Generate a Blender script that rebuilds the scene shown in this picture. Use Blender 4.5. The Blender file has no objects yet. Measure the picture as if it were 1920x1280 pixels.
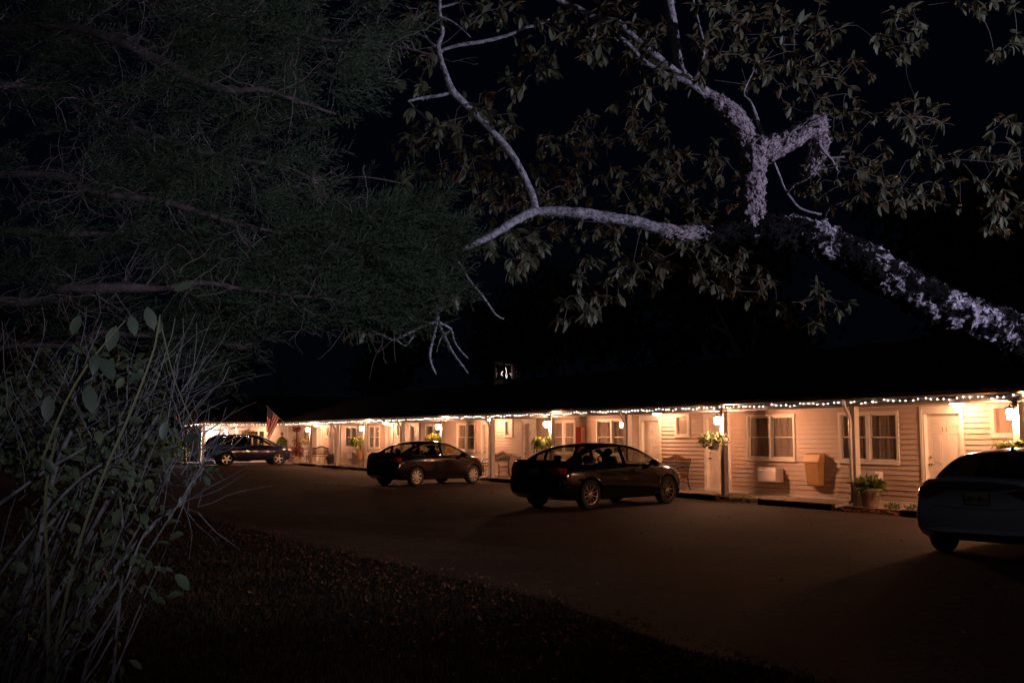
import bpy, bmesh, math, random
from mathutils import Vector, Matrix, noise, geometry
from mathutils.bvhtree import BVHTree
R = math.radians
rnd = random.Random(7)
scn = bpy.context.scene
COL = scn.collection

# ------------------------------------------------------------------ camera, world, light, exposure
FPX = 1867.0
PITCH = math.atan(179 / FPX)
CAMZ = 1.6
cam_d = bpy.data.cameras.new('camera')
cam_d.lens = 35.0
cam_d.sensor_width = 36.0
cam_d.clip_end = 600
cam = bpy.data.objects.new('camera', cam_d)
COL.objects.link(cam)
cam.location = (0, 0, CAMZ)
cam.rotation_euler = (R(90) + PITCH, 0, 0)
scn.camera = cam

world = bpy.data.worlds.new('World')
scn.world = world
world.use_nodes = True
wn = world.node_tree
bg = wn.nodes['Background']
wtc = wn.nodes.new('ShaderNodeTexCoord')
wsp = wn.nodes.new('ShaderNodeSeparateXYZ')
wrm = wn.nodes.new('ShaderNodeValToRGB')
wrm.color_ramp.elements[0].color = (0.0009, 0.0016, 0.0034, 1)
wrm.color_ramp.elements[1].color = (0.0004, 0.0006, 0.0030, 1)
wrm.color_ramp.elements[1].position = 0.6
wn.links.new(wtc.outputs['Generated'], wsp.inputs[0])
wn.links.new(wsp.outputs['Z'], wrm.inputs[0])
wn.links.new(wrm.outputs[0], bg.inputs['Color'])
bg.inputs['Strength'].default_value = 0.65

scn.view_settings.view_transform = 'Standard'
scn.view_settings.look = 'None'
scn.view_settings.gamma = 1
scn.view_settings.exposure = 0
scn.cycles.use_denoising = True
scn.cycles.sample_clamp_indirect = 4
scn.cycles.max_bounces = 6
scn.cycles.transparent_max_bounces = 16
scn.cycles.caustics_reflective = False
scn.cycles.caustics_refractive = False

# cool off-camera spot added at the right to light the trees
TREE_SPOT_W = 2300
sp = bpy.data.lights.new('tree_spot', 'SPOT')
sp.energy = TREE_SPOT_W
sp.color = (0.74, 0.74, 1.0)
sp.spot_size = R(62)
sp.spot_blend = 0.35
sp.shadow_soft_size = 0.05
spo = bpy.data.objects.new('tree_spot', sp)
COL.objects.link(spo)
spo.location = (9.5, 3.6, 3.6)
spo.rotation_euler = (Vector((1.8, 9.0, 5.4)) - Vector(spo.location)).to_track_quat('-Z', 'Y').to_euler()

# faint fill from behind the camera, added to lift the pale car
sun = bpy.data.lights.new('dim_fill', 'SUN')
sun.energy = .032
sun.color = (.80, .84, 1.0)
sun.angle = R(.5)
suno = bpy.data.objects.new('dim_fill', sun)
COL.objects.link(suno)
suno.rotation_euler = Vector((-.10, 1.0, -.55)).to_track_quat('-Z', 'Y').to_euler()

# second off-camera spot, added to light the juniper and the shrub
sp2 = bpy.data.lights.new('juniper_spot', 'SPOT')
sp2.energy = 450
sp2.color = (0.80, 0.84, 1.0)
sp2.spot_size = R(44)
sp2.spot_blend = 1.0
sp2.shadow_soft_size = 0.03
spo2 = bpy.data.objects.new('juniper_spot', sp2)
COL.objects.link(spo2)
spo2.location = (.9, -1.2, 2.0)
spo2.rotation_euler = (Vector((-.68, 5.0, 2.30)) - Vector(spo2.location)).to_track_quat('-Z', 'Y').to_euler()

# ------------------------------------------------------------------ frames
TH = math.atan(1025 / (FPX / math.cos(PITCH)))
DD = Vector((-math.sin(TH), math.cos(TH), 0))     # along the motel, away from the camera
II = Vector((math.cos(TH), math.sin(TH), 0))      # into the motel
ROTB = TH - R(90)


def W(s, c, z=0):
    return DD * s + II * c + Vector((0, 0, z))


def P(px, py, d):
    """point at forward distance d seen at photo pixel px, py"""
    u = (px - 960) / FPX
    v = (640 - py) / FPX
    cp, sn = math.cos(PITCH), math.sin(PITCH)
    ry = cp - v * sn
    t = d / ry
    return Vector((u * t, d, CAMZ + (sn + v * cp) * t))


# ------------------------------------------------------------------ materials
MATS = {}


def M(name, col=(.5, .5, .5), rough=.6, metal=0., var=0., vscale=4., bump=0., bscale=60., spec=.5,
      emit=None, estr=0., coat=0., col2=None, alpha=None, trans=0., thresh=None, sheen=0., aniso=None):
    if name in MATS:
        return MATS[name]
    m = bpy.data.materials.new(name)
    m.use_nodes = True
    nt = m.node_tree
    b = nt.nodes['Principled BSDF']
    b.inputs['Base Color'].default_value = (*col, 1)
    b.inputs['Roughness'].default_value = rough
    b.inputs['Metallic'].default_value = metal
    b.inputs['Specular IOR Level'].default_value = spec
    b.inputs['Coat Weight'].default_value = coat
    b.inputs['Coat Roughness'].default_value = .04
    if trans:
        b.inputs['Subsurface Weight'].default_value = 0
    if emit:
        b.inputs['Emission Color'].default_value = (*emit, 1)
        b.inputs['Emission Strength'].default_value = estr
    tc = nt.nodes.new('ShaderNodeTexCoord')
    if var or col2:
        n = nt.nodes.new('ShaderNodeTexNoise')
        n.inputs['Scale'].default_value = vscale
        n.inputs['Detail'].default_value = 6
        n.inputs['Roughness'].default_value = .65
        if aniso:
            mp = nt.nodes.new('ShaderNodeMapping')
            mp.inputs['Scale'].default_value = aniso
            nt.links.new(tc.outputs['Object'], mp.inputs[0])
            nt.links.new(mp.outputs[0], n.inputs['Vector'])
        else:
            nt.links.new(tc.outputs['Object'], n.inputs['Vector'])
        rp = nt.nodes.new('ShaderNodeValToRGB')
        c2 = col2 or tuple(max(0, x * (1 - var)) for x in col)
        c1 = col if col2 else tuple(min(1, x * (1 + var)) for x in col)
        rp.color_ramp.elements[0].color = (*c2, 1)
        rp.color_ramp.elements[1].color = (*c1, 1)
        lo, hi = thresh or (.32, .68)
        rp.color_ramp.elements[0].position = lo
        rp.color_ramp.elements[1].position = hi
        nt.links.new(n.outputs['Fac'], rp.inputs[0])
        nt.links.new(rp.outputs[0], b.inputs['Base Color'])
    if bump:
        n2 = nt.nodes.new('ShaderNodeTexNoise')
        n2.inputs['Scale'].default_value = bscale
        n2.inputs['Detail'].default_value = 5
        nt.links.new(tc.outputs['Object'], n2.inputs['Vector'])
        bp = nt.nodes.new('ShaderNodeBump')
        bp.inputs['Strength'].default_value = bump
        bp.inputs['Distance'].default_value = .02
        nt.links.new(n2.outputs['Fac'], bp.inputs['Height'])
        nt.links.new(bp.outputs[0], b.inputs['Normal'])
    if trans:  # translucent leaf
        out = nt.nodes['Material Output']
        tr = nt.nodes.new('ShaderNodeBsdfTranslucent')
        mx = nt.nodes.new('ShaderNodeMixShader')
        mx.inputs[0].default_value = trans
        if var or col2:
            nt.links.new(rp.outputs[0], tr.inputs['Color'])
        else:
            tr.inputs['Color'].default_value = (*col, 1)
        nt.links.new(b.outputs[0], mx.inputs[1])
        nt.links.new(tr.outputs[0], mx.inputs[2])
        nt.links.new(mx.outputs[0], out.inputs['Surface'])
    MATS[name] = m
    return m


def glass(name, tint=(.5, .5, .5), rough=.02, boost=1.0, minr=.04):
    if name in MATS:
        return MATS[name]
    m = bpy.data.materials.new(name)
    m.use_nodes = True
    nt = m.node_tree
    nt.nodes.remove(nt.nodes['Principled BSDF'])
    out = nt.nodes['Material Output']
    t = nt.nodes.new('ShaderNodeBsdfTransparent')
    t.inputs[0].default_value = (*tint, 1)
    g = nt.nodes.new('ShaderNodeBsdfGlossy')
    g.inputs['Roughness'].default_value = rough
    g.inputs['Color'].default_value = (1, 1, 1, 1)
    lw = nt.nodes.new('ShaderNodeLayerWeight')
    lw.inputs['Blend'].default_value = .5
    pw = nt.nodes.new('ShaderNodeMath')
    pw.operation = 'POWER'
    pw.inputs[1].default_value = 4.5
    nt.links.new(lw.outputs['Facing'], pw.inputs[0])
    ma = nt.nodes.new('ShaderNodeMath')
    ma.operation = 'MULTIPLY_ADD'
    ma.inputs[1].default_value = .92
    ma.inputs[2].default_value = .07
    nt.links.new(pw.outputs[0], ma.inputs[0])
    mx = nt.nodes.new('ShaderNodeMixShader')
    nt.links.new(ma.outputs[0], mx.inputs[0])
    nt.links.new(t.outputs[0], mx.inputs[1])
    nt.links.new(g.outputs[0], mx.inputs[2])
    nt.links.new(mx.outputs[0], out.inputs['Surface'])
    MATS[name] = m
    return m


WARM = (1.0, .60, .34)
m_siding = M('vinyl siding', (.52, .39, .325), .55, var=.07, vscale=1.3, bump=.12, bscale=40)
m_trim = M('white trim paint', (.72, .68, .62), .45, var=.05, vscale=3)
m_door = M('white door paint', (.74, .66, .60), .4, var=.03, vscale=2)
m_beam = M('beam paint', (.60, .58, .56), .5, var=.08, vscale=2)
m_post = M('post paint', (.62, .56, .50), .5, var=.08, vscale=2.5)
m_gutter = M('brown gutter', (.16, .11, .07), .4, metal=.2)
m_spout = M('downspout paint', (.58, .50, .43), .35, var=.1)
m_shingle = M('asphalt shingles', (.030, .024, .022), .95, var=.4, vscale=9, bump=.8, bscale=25, spec=.1)
m_soffit = M('soffit paint', (.66, .62, .56), .6, var=.04)
m_slab = M('concrete walk', (.26, .20, .16), .85, var=.25, vscale=5, bump=.4, bscale=50)
m_pane = glass('window glass', (.80, .80, .80))
m_muntin = M('glazing bar', (.26, .21, .18), .6)
m_curtain = M('window curtain', (.46, .36, .30), .9, var=.12, vscale=6)
m_dark = M('dark interior', (.02, .017, .015), .9)
m_frost = M('frosted window', (.40, .30, .24), .35, var=.05, vscale=10)
m_timber = M('old timber', (.030, .022, .018), .9, var=.5, vscale=14, bump=.7, bscale=30)
m_ac = M('white appliance plastic', (.78, .72, .68), .4, var=.05, vscale=3)
m_grille = M('grille plastic', (.40, .37, .34), .5)
m_bin = M('tan bin plastic', (.60, .34, .14), .5, var=.06, vscale=3)
m_red = M('red enamel', (.75, .02, .03), .35)
m_orange = M('orange enamel', (.66, .40, .22), .4, var=.08, vscale=6)
m_iron = M('cast iron', (.030, .024, .022), .45, metal=.4, bump=.2)
m_redwood = M('red stained wood', (.17, .035, .02), .5, var=.2, vscale=8)
m_tanwood = M('varnished pale wood', (.46, .28, .15), .45, var=.2, vscale=9)
m_clay = M('pale terracotta', (.34, .26, .20), .8, var=.25, vscale=7, bump=.3)
m_whitepot = M('white pot', (.62, .56, .52), .5, var=.08)
m_brown = M('dark lamp metal', (.05, .035, .025), .4, metal=.6)
m_globe = M('lit lamp globe', (1, .8, .6), .3, emit=(1.0, .445, .225), estr=1250)
m_globe_w = M('lit cold globe', (.9, .9, 1), .3, emit=(.86, .90, 1.0), estr=560)
m_ceil = M('lit ceiling lamp glass', (1, .8, .6), .3, emit=(1.0, .48, .24), estr=175)
m_bulb = M('lit fairy bulb', (1, .9, .8), .3, emit=(1.0, .78, .64), estr=36)
m_wire = M('green cable', (.02, .04, .025), .6)
m_fern = M('fern green', (.16, .22, .025), .55, var=.35, vscale=30, trans=.4)
m_leafy = M('pot plant green', (.10, .14, .035), .5, var=.4, vscale=25, trans=.35)
m_yellowleaf = M('yellow green leaf', (.34, .30, .03), .5, var=.3, vscale=25, trans=.4)
m_bloom = M('pale petals', (.62, .56, .38), .6, trans=.3)
m_redbloom = M('red foliage', (.17, .03, .018), .6, var=.4, vscale=15, trans=.3)
m_orbloom = M('orange petals', (.70, .25, .03), .6, var=.3, vscale=12, trans=.3)
def asphalt_mat():
    m = bpy.data.materials.new('worn asphalt')
    m.use_nodes = True
    nt = m.node_tree
    b = nt.nodes['Principled BSDF']
    b.inputs['Roughness'].default_value = .88
    b.inputs['Specular IOR Level'].default_value = .3
    tc = nt.nodes.new('ShaderNodeTexCoord')

    def nz(scale, det=5, rough=.6):
        n = nt.nodes.new('ShaderNodeTexNoise')
        n.inputs['Scale'].default_value = scale
        n.inputs['Detail'].default_value = det
        n.inputs['Roughness'].default_value = rough
        nt.links.new(tc.outputs['Object'], n.inputs['Vector'])
        return n

    def ramp(src, c0, c1, lo, hi):
        r = nt.nodes.new('ShaderNodeValToRGB')
        r.color_ramp.elements[0].position = lo
        r.color_ramp.elements[1].position = hi
        r.color_ramp.elements[0].color = (*c0, 1)
        r.color_ramp.elements[1].color = (*c1, 1)
        nt.links.new(src, r.inputs[0])
        return r

    def mul(a_, b_):
        x = nt.nodes.new('ShaderNodeMix')
        x.data_type = 'RGBA'
        x.blend_type = 'MULTIPLY'
        x.inputs[0].default_value = 1
        nt.links.new(a_, x.inputs[6])
        nt.links.new(b_, x.inputs[7])
        return x.outputs[2]
    med = ramp(nz(9, 6, .75).outputs['Fac'], (.30, .27, .25), (1.75, 1.65, 1.6), .36, .68)
    grain = ramp(nz(55, 4, .8).outputs['Fac'], (.009, .0045, .0035), (.080, .041, .028), .32, .74)
    stain = ramp(nz(.45, 6, .65).outputs['Fac'], (.42, .40, .40), (1.2, 1.12, 1.02), .35, .65)
    vo = nt.nodes.new('ShaderNodeTexVoronoi')
    vo.feature = 'DISTANCE_TO_EDGE'
    vo.inputs['Scale'].default_value = .28
    nn = nz(1.2, 4)
    mp = nt.nodes.new('ShaderNodeVectorMath')
    mp.operation = 'MULTIPLY_ADD'
    mp.inputs[1].default_value = (1.3, 1.3, 1.3)
    nt.links.new(nn.outputs['Color'], mp.inputs[0])
    nt.links.new(tc.outputs['Object'], mp.inputs[2])
    nt.links.new(mp.outputs[0], vo.inputs['Vector'])
    crack = ramp(vo.outputs['Distance'], (.35, .35, .35), (1, 1, 1), .002, .008)
    c_ = mul(mul(mul(grain.outputs[0], stain.outputs[0]), med.outputs[0]), crack.outputs[0])
    nt.links.new(c_, b.inputs['Base Color'])
    bp = nt.nodes.new('ShaderNodeBump')
    bp.inputs['Strength'].default_value = 1.0
    bp.inputs['Distance'].default_value = .012
    nt.links.new(nz(45, 4, .8).outputs['Fac'], bp.inputs['Height'])
    bp2 = nt.nodes.new('ShaderNodeBump')
    bp2.inputs['Strength'].default_value = .5
    bp2.inputs['Distance'].default_value = .05
    nt.links.new(nz(1.6, 4).outputs['Fac'], bp2.inputs['Height'])
    nt.links.new(bp.outputs[0], bp2.inputs['Normal'])
    nt.links.new(bp2.outputs[0], b.inputs['Normal'])
    return m


m_asphalt = asphalt_mat()
m_seam = M('pale concrete patch', (.17, .13, .10), .9, var=.35, vscale=3, bump=.5)
m_lawn = M('lawn soil', (.020, .014, .008), .95, var=.5, vscale=6, bump=.9, bscale=30, spec=.1)
m_grass = M('grass blades', (.050, .026, .009), .7, var=.5, vscale=1.5, spec=.2, trans=.2)
m_litter = M('fallen leaves', (.20, .065, .024), .7, var=.6, vscale=12, trans=.15)

# ------------------------------------------------------------------ object helpers


def tag(o, label=None, cat=None, group=None, kind=None):
    if label:
        o['label'] = label
    if cat:
        o['category'] = cat
    if group:
        o['group'] = group
    if kind:
        o['kind'] = kind
    return o


def thing(name, label, cat, loc=(0, 0, 0), rz=0., group=None):
    o = bpy.data.objects.new(name, None)
    COL.objects.link(o)
    o.empty_display_size = .1
    o.location = loc
    o.rotation_euler = (0, 0, rz)
    return tag(o, label, cat, group)


def copy_tree(o, parent=None):
    c = o.copy()
    COL.objects.link(c)
    if parent is not None:
        c.parent = parent
    for ch in list(o.children):
        copy_tree(ch, c)
    return c


class MB:
    def __init__(self):
        self.v = []
        self.f = []
        self.mi = []
        self.cur = 0

    def add(self, vs, fs):
        n = len(self.v)
        self.v.extend([tuple(p) for p in vs])
        for f in fs:
            self.f.append([n + i for i in f])
            self.mi.append(self.cur)
        return self

    def box(self, x0, x1, y0, y1, z0, z1):
        x0, x1 = min(x0, x1), max(x0, x1)
        y0, y1 = min(y0, y1), max(y0, y1)
        z0, z1 = min(z0, z1), max(z0, z1)
        vs = [(x, y, z) for z in (z0, z1) for y in (y0, y1) for x in (x0, x1)]
        return self.add(vs, [(0, 2, 3, 1), (4, 5, 7, 6), (0, 1, 5, 4), (2, 6, 7, 3), (0, 4, 6, 2), (1, 3, 7, 5)])

    def tube(self, pts, rad, n=8, cap=True, disp=None):
        pts = [Vector(p) for p in pts]
        if not isinstance(rad, (list, tuple)):
            rad = [rad] * len(pts)
        up = None
        rings = []
        for i, p in enumerate(pts):
            t = (pts[min(i + 1, len(pts) - 1)] - pts[max(i - 1, 0)])
            if t.length < 1e-9:
                t = Vector((0, 0, 1))
            t.normalize()
            if up is None:
                up = Vector((0, 0, 1)) if abs(t.z) < .9 else Vector((1, 0, 0))
            a = t.cross(up)
            if a.length < 1e-6:
                a = t.cross(Vector((0, 1, 0)))
            a.normalize()
            b = a.cross(t).normalized()
            up = b
            ring = []
            for k in range(n):
                an = 2 * math.pi * k / n
                d = a * math.cos(an) + b * math.sin(an)
                r = rad[i]
                q = p + d * r
                if disp:
                    q = q + d * disp(q, r)
                ring.append(q)
            rings.append(ring)
        vs = [q for r_ in rings for q in r_]
        fs = []
        for i in range(len(pts) - 1):
            for k in range(n):
                a0 = i * n + k
                a1 = i * n + (k + 1) % n
                fs.append((a0, a1, a1 + n, a0 + n))
        if cap:
            fs.append(tuple(reversed(range(n))))
            fs.append(tuple((len(pts) - 1) * n + k for k in range(n)))
        return self.add(vs, fs)

    def lathe(self, prof, n=24, c=(0, 0, 0), axis='z', wob=0):
        vs = []
        for (r, h) in prof:
            for k in range(n):
                an = 2 * math.pi * k / n
                x, y = r * math.cos(an), r * math.sin(an)
                if axis == 'z':
                    vs.append((c[0] + x, c[1] + y, c[2] + h))
                elif axis == 'y':
                    vs.append((c[0] + x, c[1] + h, c[2] + y))
                else:
                    vs.append((c[0] + h, c[1] + x, c[2] + y))
        fs = []
        for i in range(len(prof) - 1):
            for k in range(n):
                a0 = i * n + k
                a1 = i * n + (k + 1) % n
                fs.append((a0, a1, a1 + n, a0 + n))
        return self.add(vs, fs)

    def ball(self, c, r, n=10, sx=1, sy=1, sz=1):
        prof = [(max(1e-4, r * math.sin(math.pi * i / n)), -r * math.cos(math.pi * i / n)) for i in range(n + 1)]
        k = len(self.v)
        self.lathe(prof, n + 2)
        for i in range(k, len(self.v)):
            x, y, z = self.v[i]
            self.v[i] = (c[0] + x * sx, c[1] + y * sy, c[2] + z * sz)
        return self

    def xf(self, mat, start=0):
        for i in range(start, len(self.v)):
            self.v[i] = tuple(mat @ Vector(self.v[i]))
        return self

    def build(self, name, mat, parent=None, smooth=False, bevel=0., sharp=None):
        me = bpy.data.meshes.new(name)
        me.from_pydata(self.v, [], self.f)
        if bevel or smooth or sharp:
            pass
        mats = mat if isinstance(mat, (list, tuple)) else [mat]
        for m in mats:
            me.materials.append(m)
        if len(mats) > 1:
            me.polygons.foreach_set('material_index', self.mi)
        bm = bmesh.new()
        bm.from_mesh(me)
        if len(self.f) < 60000:
            bmesh.ops.recalc_face_normals(bm, faces=bm.faces) if smooth != 'leaf' else None
        if bevel:
            ed = [e for e in bm.edges if len(e.link_faces) == 2 and e.calc_face_angle(0) > .6]
            bmesh.ops.bevel(bm, geom=ed, offset=bevel, segments=2, profile=.5, affect='EDGES', clamp_overlap=True)
        bm.to_mesh(me)
        bm.free()
        if smooth and smooth != 'leaf':
            me.polygons.foreach_set('use_smooth', [True] * len(me.polygons))
            me.set_sharp_from_angle(angle=R(sharp or 40))
        me.update()
        o = bpy.data.objects.new(name, me)
        COL.objects.link(o)
        if parent is not None:
            o.parent = parent
        return o


def text_obj(name, txt, size, mat, parent, loc, rot, depth=.002, font_scale=(1, 1, 1)):
    cu = bpy.data.curves.new(name, 'FONT')
    cu.body = txt
    cu.size = size
    cu.extrude = depth
    cu.align_x = 'CENTER'
    cu.align_y = 'CENTER'
    tmp = bpy.data.objects.new(name, cu)
    COL.objects.link(tmp)
    dg = bpy.context.evaluated_depsgraph_get()
    me = bpy.data.meshes.new_from_object(tmp.evaluated_get(dg))
    bpy.data.objects.remove(tmp)
    bpy.data.curves.remove(cu)
    me.materials.clear()
    me.materials.append(mat)
    o = bpy.data.objects.new(name, me)
    COL.objects.link(o)
    o.parent = parent
    o.location = loc
    o.rotation_euler = rot
    o.scale = font_scale
    return o


def lerp_curve(pts, x):
    """smooth (hermite) interpolation through (x, y) points"""
    if x <= pts[0][0]:
        return pts[0][1]
    if x >= pts[-1][0]:
        return pts[-1][1]
    for i in range(len(pts) - 1):
        if x <= pts[i + 1][0]:
            x0, y0 = pts[i]
            x1, y1 = pts[i + 1]

            def slope(j):
                if j <= 0 or j >= len(pts) - 1:
                    return 0 if False else ((pts[min(j + 1, len(pts) - 1)][1] - pts[max(j - 1, 0)][1]) /
                                            (pts[min(j + 1, len(pts) - 1)][0] - pts[max(j - 1, 0)][0]))
                a = (pts[j][1] - pts[j - 1][1]) / (pts[j][0] - pts[j - 1][0])
                b = (pts[j + 1][1] - pts[j][1]) / (pts[j + 1][0] - pts[j][0])
                if a * b <= 0:
                    return 0
                return 2 * a * b / (a + b)
            h = x1 - x0
            t = (x - x0) / h
            m0, m1 = slope(i) * h, slope(i + 1) * h
            return ((2 * t ** 3 - 3 * t ** 2 + 1) * y0 + (t ** 3 - 2 * t ** 2 + t) * m0 +
                    (-2 * t ** 3 + 3 * t ** 2) * y1 + (t ** 3 - t ** 2) * m1)


def spline(pts, step):
    """catmull-rom resample of tuples (any dimension); the first three are the position"""
    out = []
    n = len(pts)
    for i in range(n - 1):
        p0, p1, p2, p3 = pts[max(i - 1, 0)], pts[i], pts[i + 1], pts[min(i + 2, n - 1)]
        L = math.dist(p1[:3], p2[:3])
        k = max(1, int(L / step))
        for j in range(k):
            t = j / k
            out.append(tuple(.5 * ((2 * b) + (-a + c) * t + (2 * a - 5 * b + 4 * c - d) * t * t +
                                   (-a + 3 * b - 3 * c + d) * t ** 3) for a, b, c, d in zip(p0, p1, p2, p3)))
    out.append(tuple(pts[-1]))
    return out

# ------------------------------------------------------------------ ground


def sheet(name, pts, z, mat, kind='structure', sub=None):
    mb = MB()
    tri = geometry.tessellate_polygon([[Vector((p[0], p[1], 0)) for p in pts]])
    mb.add([(p[0], p[1], z) for p in pts], tri)
    o = mb.build(name, mat)
    me = o.data
    for p in me.polygons:
        if p.normal.z < 0:
            p.flip()
    me.update()
    return tag(o, kind=kind)


def wobble(pts, step, amp, seed):
    out = []
    for p in spline([(a, b, 0) for a, b in pts], step):
        n1 = noise.noise(Vector((p[0] * .9, p[1] * .9, seed)))
        n2 = noise.noise(Vector((p[0] * 3, p[1] * 3, seed + 9)))
        out.append((p[0] + amp * (n1 + .4 * n2), p[1] + amp * (n2 + .4 * n1)))
    return out


LOT_EDGE = [(-33, 46), (-20, 35), (-13, 29), (-8.1, 23.2), (-4.8, 17.8), (-2.4, 14.1), (-1.0, 12.0), (.2, 10.2), (.8, 8.8),
            (1.35, 7.6), (1.9, 6.8), (2.6, 5.9), (5, 4.6), (12, 3), (30, -4)]
edge = wobble(LOT_EDGE, .25, .12, 3.)
sheet('ground', [(-400, -200), (400, -200), (400, 400), (-400, 400)], 0.0, m_lawn)
far = [W(-20, 22), W(66, 22), W(110, 22), W(110, -30)]
sheet('asphalt', edge + [(v.x, v.y) for v in far], .004, m_asphalt)
sheet('pavement_patch', wobble([tuple(W(35.2, 10.7).xy), tuple(W(33.9, 11.45).xy), tuple(W(32, 11.75).xy), tuple(W(29.2, 11.95).xy),
                                tuple(W(29.3, 11.55).xy), tuple(W(32, 11.38).xy), tuple(W(34, 11.0).xy)], .2, .05, 1.), .008, m_seam)

# grass blades on the lawn
edge_x = [(p[1], p[0]) for p in LOT_EDGE if p[0] < 2]


def lot_x(y):
    e = sorted(edge_x)
    if y <= e[0][0]:
        return 1.9
    for i in range(len(e) - 1):
        if e[i][0] <= y <= e[i + 1][0]:
            t = (y - e[i][0]) / (e[i + 1][0] - e[i][0])
            return e[i][1] + (e[i + 1][1] - e[i][1]) * t
    return -50


def in_lawn(x, y):
    if x < lot_x(y) + .05 + .15 * noise.noise(Vector((x * 2, y * 2, 0))):
        return True
    return False


gm = MB()
r2 = random.Random(3)
cnt = 0
while cnt < 70000:
    y = 5.2 + 20 * r2.random() ** 1.9
    x = (-.58 + 1.2 * r2.random()) * y
    low = False
    if not (in_lawn(x, y) or low):
        continue
    dens = noise.noise(Vector((x * .8, y * .8, 5)))
    if r2.random() > .75 + .6 * dens:
        continue
    h = (.022 + .034 * r2.random()) * (1 + .8 * max(0, dens))
    a = r2.random() * 6.283
    w = .0022 + .0006 * y
    lx, ly = math.cos(a) * w, math.sin(a) * w
    tx, ty = r2.gauss(0, .025), r2.gauss(0, .025)
    gm.add([(x - lx, y - ly, .0), (x + lx, y + ly, .0), (x + tx, y + ty, h)], [(0, 1, 2)])
    cnt += 1
tag(gm.build('grass', m_grass, smooth='leaf'), kind='stuff')


def leaf_card(mb, p, size, rn, flat=True, curl=.25):
    a = rn.random() * 6.283
    t = Vector((math.cos(a), math.sin(a), 0))
    s = Vector((-math.sin(a), math.cos(a), 0))
    n = Vector((0, 0, 1))
    if flat:
        tilt = rn.gauss(0, .35)
        n = (n + s * tilt).normalized()
        t = (t + n * rn.gauss(0, .25)).normalized()
        s = n.cross(t).normalized()
    w = size * (.45 + .2 * rn.random())
    mb.add([p - t * size * .5, p + s * w * .5 + n * curl * size * .4, p + t * size * .5 + n * .02, p - s * w * .5 + n * curl * size * .4,
            p], [(0, 1, 4), (1, 2, 4), (2, 3, 4), (3, 0, 4)])


lm = MB()
for i in range(260):      # drift of leaves against the timbers, near the flower pot
    s = 14.2 + rnd.random() * 1.9
    c = 16.95 - abs(rnd.gauss(0, .16))
    leaf_card(lm, W(s, c, .015 + rnd.random() * .05), .05 + rnd.random() * .05, rnd)
for i in range(90):
    leaf_card(lm, W(16.2 + rnd.random() * 3.9, 16.9 - abs(rnd.gauss(0, .2)), .02), .04 + rnd.random() * .04, rnd)
for i in range(150):
    leaf_card(lm, W(8 + rnd.random() * 40, 17.0 + rnd.random() * 1.3, .125), .04 + rnd.random() * .04, rnd)
for i in range(420):
    leaf_card(lm, W(4 + rnd.random() * 30, 16.5 - rnd.random() * 14, .02), .035 + rnd.random() * .045, rnd)
for i in range(2100):
    y = 5.5 + 18 * rnd.random() ** 1.6
    x = lot_x(y) - abs(rnd.gauss(0, 1.3)) + .3
    leaf_card(lm, Vector((x, y, .025 + .03 * rnd.random())), .025 + rnd.random() * .045, rnd)
tag(lm.build('fallen_leaves', m_litter, smooth='leaf'), kind='stuff')

# walk in front of the rooms
wk = MB()
wk.box(-60.6, -2, 16.95, 18.55, 0, .10)
wo = wk.build('walkway', m_slab, bevel=.01)
wo.rotation_euler = (0, 0, ROTB)
tag(wo, kind='structure')
wk = MB()
wk.box(-63.5, -60.604, 11.2, 18.55, 0, .10)
wk.box(-60.604, -59.7, 11.2, 16.94, 0, .098)
wo = wk.build('office_walk', m_slab, bevel=.01)
wo.rotation_euler = (0, 0, ROTB)
tag(wo, kind='structure')

# ------------------------------------------------------------------ motel (local x = -s, y = c)
motel = thing('motel_building', 'long low tan motel with a white porch beam, posts and a row of room doors', 'motel', (0, 0, 0), ROTB)
CW = 18.45          # wall plane
Z0, Z1 = .10, 2.33
ZEAVE = 2.49
posts = [7.4, 11.81, 15.72, 20.05, 24.3, 28.69, 33.0, 37.45, 41.65, 46.5, 50.66, 55.29, 59.77]
doors = [(14.43, 11), (21.78, 10), (24.87, 9), (32.41, 8), (35.75, 7), (43.2, 6), (46.4, 5), (54.3, 4), (57.5, 3)]
baths = [12.93, 23.33, 34.0, 45.1, 55.95]
wins = [(16.46, 1.78), (19.67, 1.78), (26.99, 1.78), (30.0, 1.6), (37.78, 1.8), (41.1, 1.7), (48.5, 1.6), (52.0, 1.8), (60.1, 1.6), (63.0, 1.3)]
opens = []
for s, n_ in doors:
    opens.append((-s - .44, -s + .44, Z0, 2.13))
for s in baths:
    opens.append((-s - .25, -s + .25, 1.66, 2.20))
for s, w in wins:
    opens.append((-s - w / 2 + .07, -s + w / 2 - .07, 1.04, 2.13))


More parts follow.
